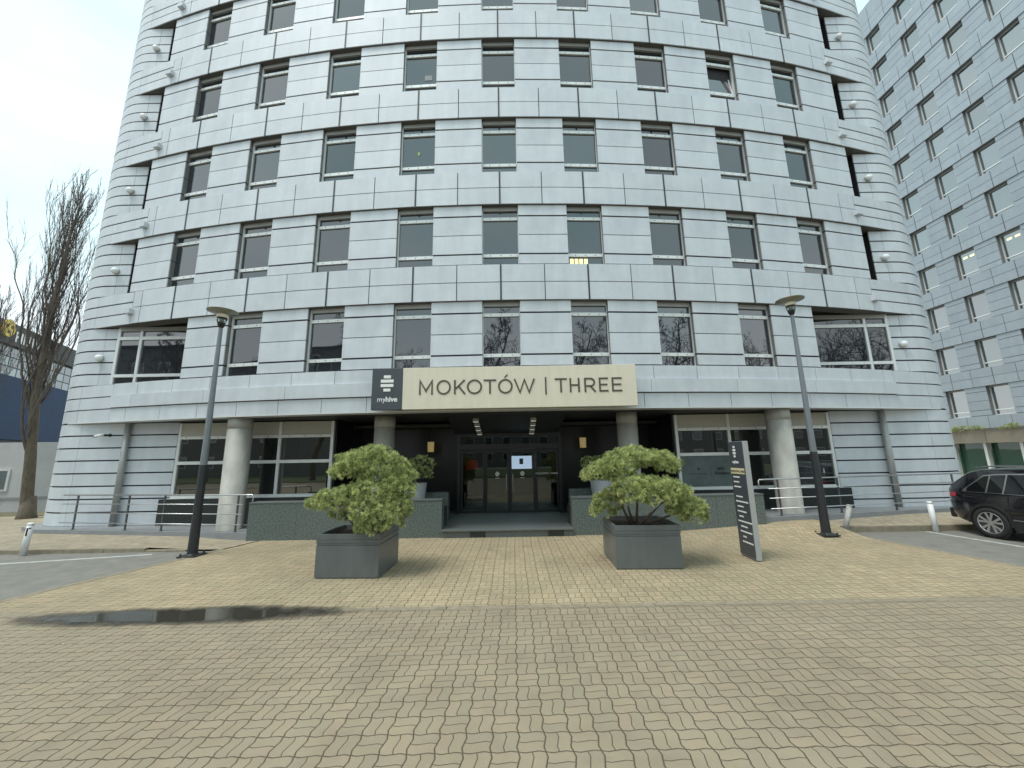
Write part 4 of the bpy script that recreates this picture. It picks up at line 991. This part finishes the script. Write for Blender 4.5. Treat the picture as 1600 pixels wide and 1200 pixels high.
# ------------------------------------------------------------------ right-hand tower
tw = empty('panelled_tower', (31.7, 22, 0), label='tall blue-grey panelled office tower rising behind the right corner', cat='building')
TX = 0; TY = 22; rows = 11; ZC0 = 5.2; RP = 3.16; CPR = 2.44
yc = [27.3-CPR*j-TY for j in range(-2, 8)]
ymin, ymax = yc[-1]-1.6, yc[0]+1.6
mb = MB(); mb.box(.42, 14, ymin, ymax, 3.2, 40.2); mb.build('inner_wall', CORE, tw); mb = MB(); mb.box(-.06, 14.2, ymin-.45, ymax+.45, 40.25, 40.5); mb.build('roof', CLADR, tw)
mb = MB(); mb.box(.2, 14, ymin-.4, ymin, 0, 40.3); mb.box(.2, 14, ymax, ymax+.4, 0, 40.3); mb.build('side_wall', CLADR, tw)
WWR = 1.22
wp = None
for r in range(rows):
    zb = ZC0-.98+RP*r; zt2 = zb+1.95; zn = zb+RP
    mb = MB()
    ys = [c for c in yc]
    edges = [ymax]+[v for c in yc for v in (c+WWR/2, c-WWR/2)]+[ymin]
    for i in range(0, len(edges), 2):                       # piers
        a, b = edges[i+1], edges[i]
        if b-a < .05: continue
        for z0, z1 in ((.03, .36), (.39, .99), (1.005, 1.60), (1.63, 1.95)): mb.cur = 0; mb.box(.0, .04, a, b, zb+z0, zb+z1-.006)
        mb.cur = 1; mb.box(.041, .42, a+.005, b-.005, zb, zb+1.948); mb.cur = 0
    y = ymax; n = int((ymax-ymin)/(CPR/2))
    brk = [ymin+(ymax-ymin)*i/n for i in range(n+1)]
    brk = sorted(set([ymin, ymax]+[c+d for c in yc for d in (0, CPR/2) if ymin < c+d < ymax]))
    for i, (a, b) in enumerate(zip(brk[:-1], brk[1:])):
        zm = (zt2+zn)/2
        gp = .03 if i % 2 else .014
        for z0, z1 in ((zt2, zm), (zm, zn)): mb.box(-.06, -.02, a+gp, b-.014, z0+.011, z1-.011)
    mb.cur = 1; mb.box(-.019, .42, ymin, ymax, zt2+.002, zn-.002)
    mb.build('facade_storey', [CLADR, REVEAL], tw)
    if r == rows-1:
        q = MB()
        for a, b in zip(brk[:-1], brk[1:]): q.box(-.06, .41, a+.014, b-.014, zn+.012, 40.24)
        q.build('parapet', CLADR, tw)
    for j, c in enumerate(yc):
        if wp is None:
            q = MB(); H = 1.95; hw = WWR/2
            q.box(.24, .31, -hw, -hw+.06, 0, H); q.box(.24, .31, hw-.06, hw, 0, H); q.box(.23, .31, -hw+.06, hw-.06, .30, .38); q.box(.23, .31, -hw+.06, hw-.06, 0, .05); q.cur = 1; q.box(.22, .33, -hw+.06, hw-.06, H-.1, H)
            wp = q.build('window', [FRAME, HEAD], tw); q = MB(); q.box(.275, .295, -hw+.06, hw-.06, .0, H); q.build('pane', GLR, wp); o = wp
        else: o = copy_tree(wp, tw)
        o.location = (0, c, zb)
        if (r, j) in ((3, 3), (3, 4), (1, 5), (4, 5), (5, 5)):
            q = MB()
            for i in range(2): q.box(.262, .272, -.35+i*.4, -.1+i*.4, 1.45, 1.58)
            q.build('lit_ceiling_lamp', simple('warm_lit', (.95, .85, .45), .5, emit=.8), o)
mb = MB(); a = ymin
while a < ymax:
    mb.box(-.04, .42, a+.012, a+CPR/2-.012, 3.32, 4.21); a += CPR/2
mb.build('base_course', CLADR, tw)
mb = MB(); a = ymin
while a < ymax: mb.box(-.5, .45, a+.01, a+2.42, 2.42, 3.28); a += 2.44
mb.build('beige_fascia', simple('fascia_beige', (.25, .22, .17), .7, noise=.1), tw)
mb = MB(); mb.box(.3, .4, ymin, ymax, 0, 2.42); mb.build('ground_floor_glazing', glass_dark('green_glass', (.03, .09, .06), 1.9), tw)
for y in [ymin+.4+1.9*i for i in range(13)]:
    mb = MB(); mb.box(-.1, .15, y, y+.16, 0, 2.42); mb.build('mullion', FRAME, tw)
for j in range(16):
    pass
cr_ = empty('hanging_creeper', (31.0, 25.5, 3.3), label='ragged creeper growing along the top of the tower fascia', cat='plant')
foliage([(random.uniform(-.15, .25), random.uniform(-6, 2.5), random.uniform(-.02, .15), .2, random.uniform(.3, .7), random.uniform(.08, .2)) for _ in range(14)], cr_, .35, 'leaves')
q = MB(); q.tube([(.1, -6, .02), (.15, -3, .06), (.1, 2.5, .03)], .03); q.build('stem', BARK, cr_)

# ------------------------------------------------------------------ car
def lerp(a, b, t): return a+(b-a)*t
def interp(x, xs, ys): return float(np.interp(x, xs, ys))
BODY = simple('black_car_paint', (.006, .006, .009), .18, coat=1.0)
PLAS = simple('black_plastic', (.018, .018, .02), .5)
CGL = glass_dark('car_glass', (.006, .008, .009), 1.8)
CHR = simple('chrome_trim', (.5, .5, .5), .2, .9)
RIM = simple('alloy_rim', (.58, .59, .6), .28, .8)
TYR = simple('tyre_rubber', (.02, .02, .021), .8, noise=.2, nscale=30)
REDL = simple('tail_lamp_red', (.35, .01, .02), .15, coat=1)
Xs = [-.90, -.86, -.78, -.66, -.50, -.30, 0, .6, 1.3, 1.75, 2.25, 2.62, 3.1, 3.45, 3.62]
ZT = [.95, 1.08, 1.20, 1.36, 1.53, 1.60, 1.63, 1.66, 1.65, 1.58, 1.30, 1.09, 1.02, .90, .72]
WB = [.74, .80, .86, .90, .915, .92, .92, .92, .92, .92, .92, .92, .90, .83, .70]
def sect(X):
    zt_ = interp(X, Xs, ZT); wb = interp(X, Xs, WB); zb = interp(X, [-.9, -.8, -.5, 0, 3.3, 3.62], [.45, .34, .26, .22, .22, .34])
    belt = min(1.04, zt_-.04); wr = lerp(wb*.96, .60, min(1, max(0, (zt_-belt)/.55)))
    return [(0, zb), (wb*.82, zb), (wb*.95, zb+.06), (wb, .55), (wb*1.0, .80), (wb*.975, belt-.06), (wb*.955, belt), (wr+.02, lerp(belt, zt_, .86)), (wr-.05, zt_-.015), (wr*.5, zt_+.004), (0, zt_+.01)], belt, wr, wb, zt_
def make_car(paint, label):
    o = empty('parked_car', label=label, cat='car')
    q = MB(); q.smooth = True; xs = sorted(set(Xs+[lerp(-.9, 3.62, i/40) for i in range(41)])); vs = []; n = 21
    for X in xs:
        s = sect(X)[0]; ring = [(X, y, z) for y, z in s]+[(X, -y, z) for y, z in s[-2:0:-1]]; n = len(ring); vs += ring
    fs = [[i*n+k, i*n+(k+1) % n, (i+1)*n+(k+1) % n, (i+1)*n+k] for i in range(len(xs)-1) for k in range(n)]
    fs += [list(range(n))[::-1], [(len(xs)-1)*n+k for k in range(n)]]
    q.add(vs, fs); q.build('body', paint, o)
    def side_pt(X, z, sg, e=.008):
        s, belt, wr, wb, zt_ = sect(X); p = s
        for (y0, z0), (y1, z1) in zip(p[4:-1], p[5:]):
            if z0 <= z <= z1 and z1 > z0: return (X, sg*(lerp(y0, y1, (z-z0)/(z1-z0))+e), z)
        return (X, sg*(p[4][0]+e), z)
    def patch(name, mat, outline_top, outline_bot, xs_, sg, e=.008, parent=o):
        q = MB(); q.smooth = True; m = 5; vs = []
        for X in xs_:
            zt_, zb = interp(X, *outline_top), interp(X, *outline_bot)
            for k in range(m+1): vs.append(side_pt(X, lerp(zb, zt_, k/m), sg, e))
        q.add(vs, [[i*(m+1)+k, i*(m+1)+k+1, (i+1)*(m+1)+k+1, (i+1)*(m+1)+k] for i in range(len(xs_)-1) for k in range(m)]); return q.build(name, mat, parent)
    topl = ([-.42, -.12, .1, .6, 1.4, 1.95, 2.2], [1.12, 1.43, 1.47, 1.50, 1.49, 1.25, 1.1]); botl = ([-.42, 2.2], [1.06, 1.06])
    for sg in (-1, 1):
        fr = patch('window_trim', CHR, ([-.5, -.14, .1, .6, 1.4, 1.98, 2.3], [1.07, 1.46, 1.495, 1.525, 1.515, 1.27, 1.06]), ([-.5, 2.3], [1.045, 1.045]), [lerp(-.48, 2.28, i/24) for i in range(25)], sg, .006)
        for a, b in ((-.40, -.02), (.05, .62), (.72, 1.25), (1.32, 2.12)):
            if (a, b) == (.05, .62): a, b = .02, .30
            if (a, b) == (.72, 1.25): a, b = .34, 1.06
            if (a, b) == (1.32, 2.12): a, b = 1.12, 2.12
            patch('side_window', CGL, topl, botl, [lerp(a, b, i/8) for i in range(9)], sg, .014)
        patch('sill_trim', PLAS, ([.42, 2.4], [.47, .47]), ([.42, 2.4], [.30, .30]), [.42, 1.4, 2.4], sg, .01) if 0 else None
        q = MB(); q.box(.42, 2.28, sg*.905 if sg > 0 else -.935, sg*.935 if sg > 0 else -.905, .24, .46); q.build('sill_cladding', PLAS, o, bevel=.01)
        q = MB(); ya, yb = sorted((sg*.93, sg*.942)); q.box(.44, 2.26, ya, yb, .465, .49); q.build('chrome_strip', CHR, o)
        q = MB(); ya, yb = sorted((sg*.92, sg*.945))
        for X in (.98, 1.95): q = MB(); q.box(X, X+.17, ya, yb, .93, .955); q.build('door_handle', paint, o)
        q = MB(); ya, yb = sorted((sg*.915, sg*.9215)); [q.box(X, X+.008, ya, yb, .5, 1.0) for X in (.40, 1.22, 2.22)]; q.build('door_gap', PLAS, o)
        patch('tail_lamp', REDL, ([-.89, -.6], [1.02, 1.0]), ([-.89, -.6], [.88, .92]), [lerp(-.885, -.62, i/6) for i in range(7)], sg, .012)
        q = MB(); q.smooth = True; q.tube([(-.32, sg*.56, 1.63), (0, sg*.565, 1.68), (1.2, sg*.565, 1.70), (1.6, sg*.56, 1.63)], .016); q.build('roof_rail', CHR, o)
        q = MB(); q.box(1.98, 2.14, *sorted((sg*.93, sg*1.08)), 1.02, 1.16); q.build('mirror', paint, o, bevel=.03)
        for X in (0, 2.68):
            MX = Matrix.Rotation(-sg*PI/2, 3, 'X'); q = MB()
            n = 28; vs = []; 
            for i in range(n+1):
                t = lerp(-.12, PI+.12, i/n)
                for r_, yy in ((.385, .90), (.385, .94), (.44, .942), (.445, .90)): vs.append((X+r_*math.cos(t), sg*yy, .35+r_*math.sin(t)))
            q.add(vs, [[i*4+k, i*4+(k+1) % 4, (i+1)*4+(k+1) % 4, (i+1)*4+k] for i in range(n) for k in range(4)]); q.build('arch_trim', PLAS, o)
            q = MB(); q.lathe([(.386, .90), (.386, .925)], c=(X, 0, .35), n=32, M=MX); q.build('wheel_well', simple('well_black', (.004, .004, .004), .9) if 'well_black' not in bpy.data.materials else bpy.data.materials['well_black'], o)
            wh = empty('wheel', (X, 0, .35)); wh.parent = o
            q = MB(); q.smooth = True; q.lathe([(.24, .72), (.33, .72), (.35, .75), (.35, .91), (.335, .94), (.25, .948), (.245, .93)], n=36, M=MX); q.build('tyre', TYR, wh)
            q = MB(); q.smooth = True; q.lathe([(.243, .80), (.25, .945), (.235, .95), (.228, .80)], n=36, M=MX); q.smooth = False
            for k in range(5):
                for dd in (-.13, .13):
                    a = k*2*PI/5+.3; c_1 = Vector((math.cos(a+dd*.6), math.sin(a+dd*.6))); c2 = Vector((math.cos(a+dd*2.0), math.sin(a+dd*2.0))); pr = Vector((-c2.y, c2.x))
                    p = [c_1*.04-pr*.018, c_1*.04+pr*.018, c2*.236+pr*.026, c2*.236-pr*.026]
                    vs = []
                    for yy in (.915, .94): vs += [tuple(MX @ Vector((v.x, v.y, yy))) for v in p]
                    q.add(vs, [[0, 1, 2, 3], [7, 6, 5, 4], [0, 1, 5, 4], [1, 2, 6, 5], [2, 3, 7, 6], [3, 0, 4, 7]])
            q.lathe([(.05, .90), (.05, .945), (.02, .95)], n=16, M=MX); q.build('rim', RIM, wh)
            q = MB(); q.lathe([(.22, .78), (.22, .80)], n=24, M=MX); q.build('brake_disc', simple('brake', (.03, .03, .03), .5) if 'brake' not in bpy.data.materials else bpy.data.materials['brake'], wh)
    def xpatch(name, mat, X_of, y0, y1, z0, z1, e):
        q = MB(); q.smooth = True; vs = []; n = 8; m = 6
        for i in range(n+1):
            for k in range(m+1):
                z = lerp(z0, z1, k/m); hw = lerp(y0, y1, k/m); vs.append((X_of(z)+e, lerp(-hw, hw, i/n), z+.012))
        q.add(vs, [[i*(m+1)+k, i*(m+1)+k+1, (i+1)*(m+1)+k+1, (i+1)*(m+1)+k] for i in range(n) for k in range(m)]); q.build(name, mat, o)
    xpatch('rear_window', CGL, lambda z: interp(z, [.95, 1.08, 1.20, 1.36, 1.53, 1.6], Xs[:6]), .60, .50, 1.12, 1.50, -.02)
    xpatch('windscreen', CGL, lambda z: interp(z, [1.09, 1.30, 1.58], [2.62, 2.25, 1.75]), .70, .58, 1.13, 1.52, .02)
    q = MB(); q.box(-.925, -.80, -.80, .80, .36, .60); q.build('rear_bumper', PLAS, o, bevel=.03)
    q = MB(); q.box(3.5, 3.66, -.76, .76, .34, .60); q.build('front_bumper', PLAS, o, bevel=.03)
    for sg in (-1, 1):
        q = MB(); q.box(3.40, 3.60, *sorted((sg*.42, sg*.74)), .72, .86); q.build('headlight', simple('headlight', (.6, .62, .65), .1) if 'headlight' not in bpy.data.materials else bpy.data.materials['headlight'], o, bevel=.02)
    q = MB(); q.box(-.94, -.926, -.26, .26, .62, .73); q.build('number_plate', WHITE, o)
    return o
car = make_car(BODY, 'black SUV parked at the right edge with its tail towards the building')
car.location = (12.42, 9.82, 0.0); car.rotation_euler = (0, 0, -PI/2+math.radians(3))

# ------------------------------------------------------------------ the street behind the camera (seen only as reflections in the glass)
def street_tree(x, y, H, seed, label):
    tr = empty('bare_tree', (x, y, 0), label=label, cat='tree', group='bare trees across the street')
    a = MB(); b = MB(); a.smooth = b.smooth = True
    limb_tree(a, b, (0, 0, -.1), H, .30, .35, 16, .58, seed, 3, .25, .03)
    a.build('trunk', BARK, tr); b.build('crown', TWIG, tr); return tr
t1 = street_tree(-5, -12.5, 15.5, 21, 'bare spreading tree across the street, left of the pair nearest the camera')
t2 = street_tree(4.5, -13, 16, 22, 'bare spreading tree across the street, right of the pair nearest the camera')
spots = ((-20, -14, 1.2, t2, 1.0, 'left of the red car, third from the left'), (22, -13.5, 2.0, t1, 1.0, 'third from the right'), (33, -13.5, .7, t2, 1.05, 'second from the right'), (-30, -13, 2.6, t1, 1.0, 'farthest left'), (39, -16, 4.0, t2, 1.1, 'farthest right'), (13, -14.5, 5.0, t1, .95, 'right of the middle pair'), (-12.5, -15, 3.3, t2, .95, 'left of the middle pair'))
for x, y, r, src, k, where in spots:
    c = copy_tree(src); c.location = (x, y, 0); c.rotation_euler = (0, 0, r); c.scale = (k, k, k)
    c['label'] = 'bare spreading tree across the street, '+where
BR = simple('far_facade', (.16, .15, .14), .8, noise=.1, nscale=.5)
for i, (x0, x1, y, h) in enumerate(((-62, -27, -24, 17), (-14, 12, -48, 10), (20, 58, -44, 14))):
    o = empty('apartment_block', ((x0+x1)/2, y, 0), label=('plain apartment block across the street on the left', 'low apartment block across the street in the middle', 'plain apartment block across the street on the right')[i], cat='building', group='blocks across the street')
    hw = (x1-x0)/2; q = MB(); q.box(-hw, hw, -10, 0, 0, h); q.build('wall', BR, o)
    q = MB(); q.box(-hw-.3, hw+.3, -10.3, .3, h+.002, h+.3); q.build('roof', simple('roof_dark', (.06, .06, .06), .8), o)
    wf = None
    z = 1.2
    while z < h-1.8:
        x = -hw+1.2
        while x < hw-2 :
            if wf is None:
                q = MB(); q.box(0, 1.6, .0, .06, 0, 1.4); wf = q.build('window', FRAME, o); q = MB(); q.box(.08, 1.52, .062, .08, .08, 1.32); q.build('pane', GL, wf); c = wf
            else: c = copy_tree(wf, o)
            c.location = (x, .001, z); x += 3.6
        z += 3.1
mb = MB(); mb.box(-60, 60, -34, -11.02, -.04, .06); tag(mb.build('grass', simple('lawn', (.07, .085, .03), .95, noise=.4, nscale=3)), kind='structure')
red = copy_tree(car); red.location = (-9.5, -7.5, 0); red.rotation_euler = (0, 0, .05); red['label'] = 'bright red car parked behind the viewer on the left'
RP_ = simple('red_car_paint', (.5, .012, .015), .2, coat=1.0)
for ch in red.children:
    if ch.name.startswith(('body', 'door_handle', 'mirror')):
        ch.data = ch.data.copy(); ch.data.materials[0] = RP_
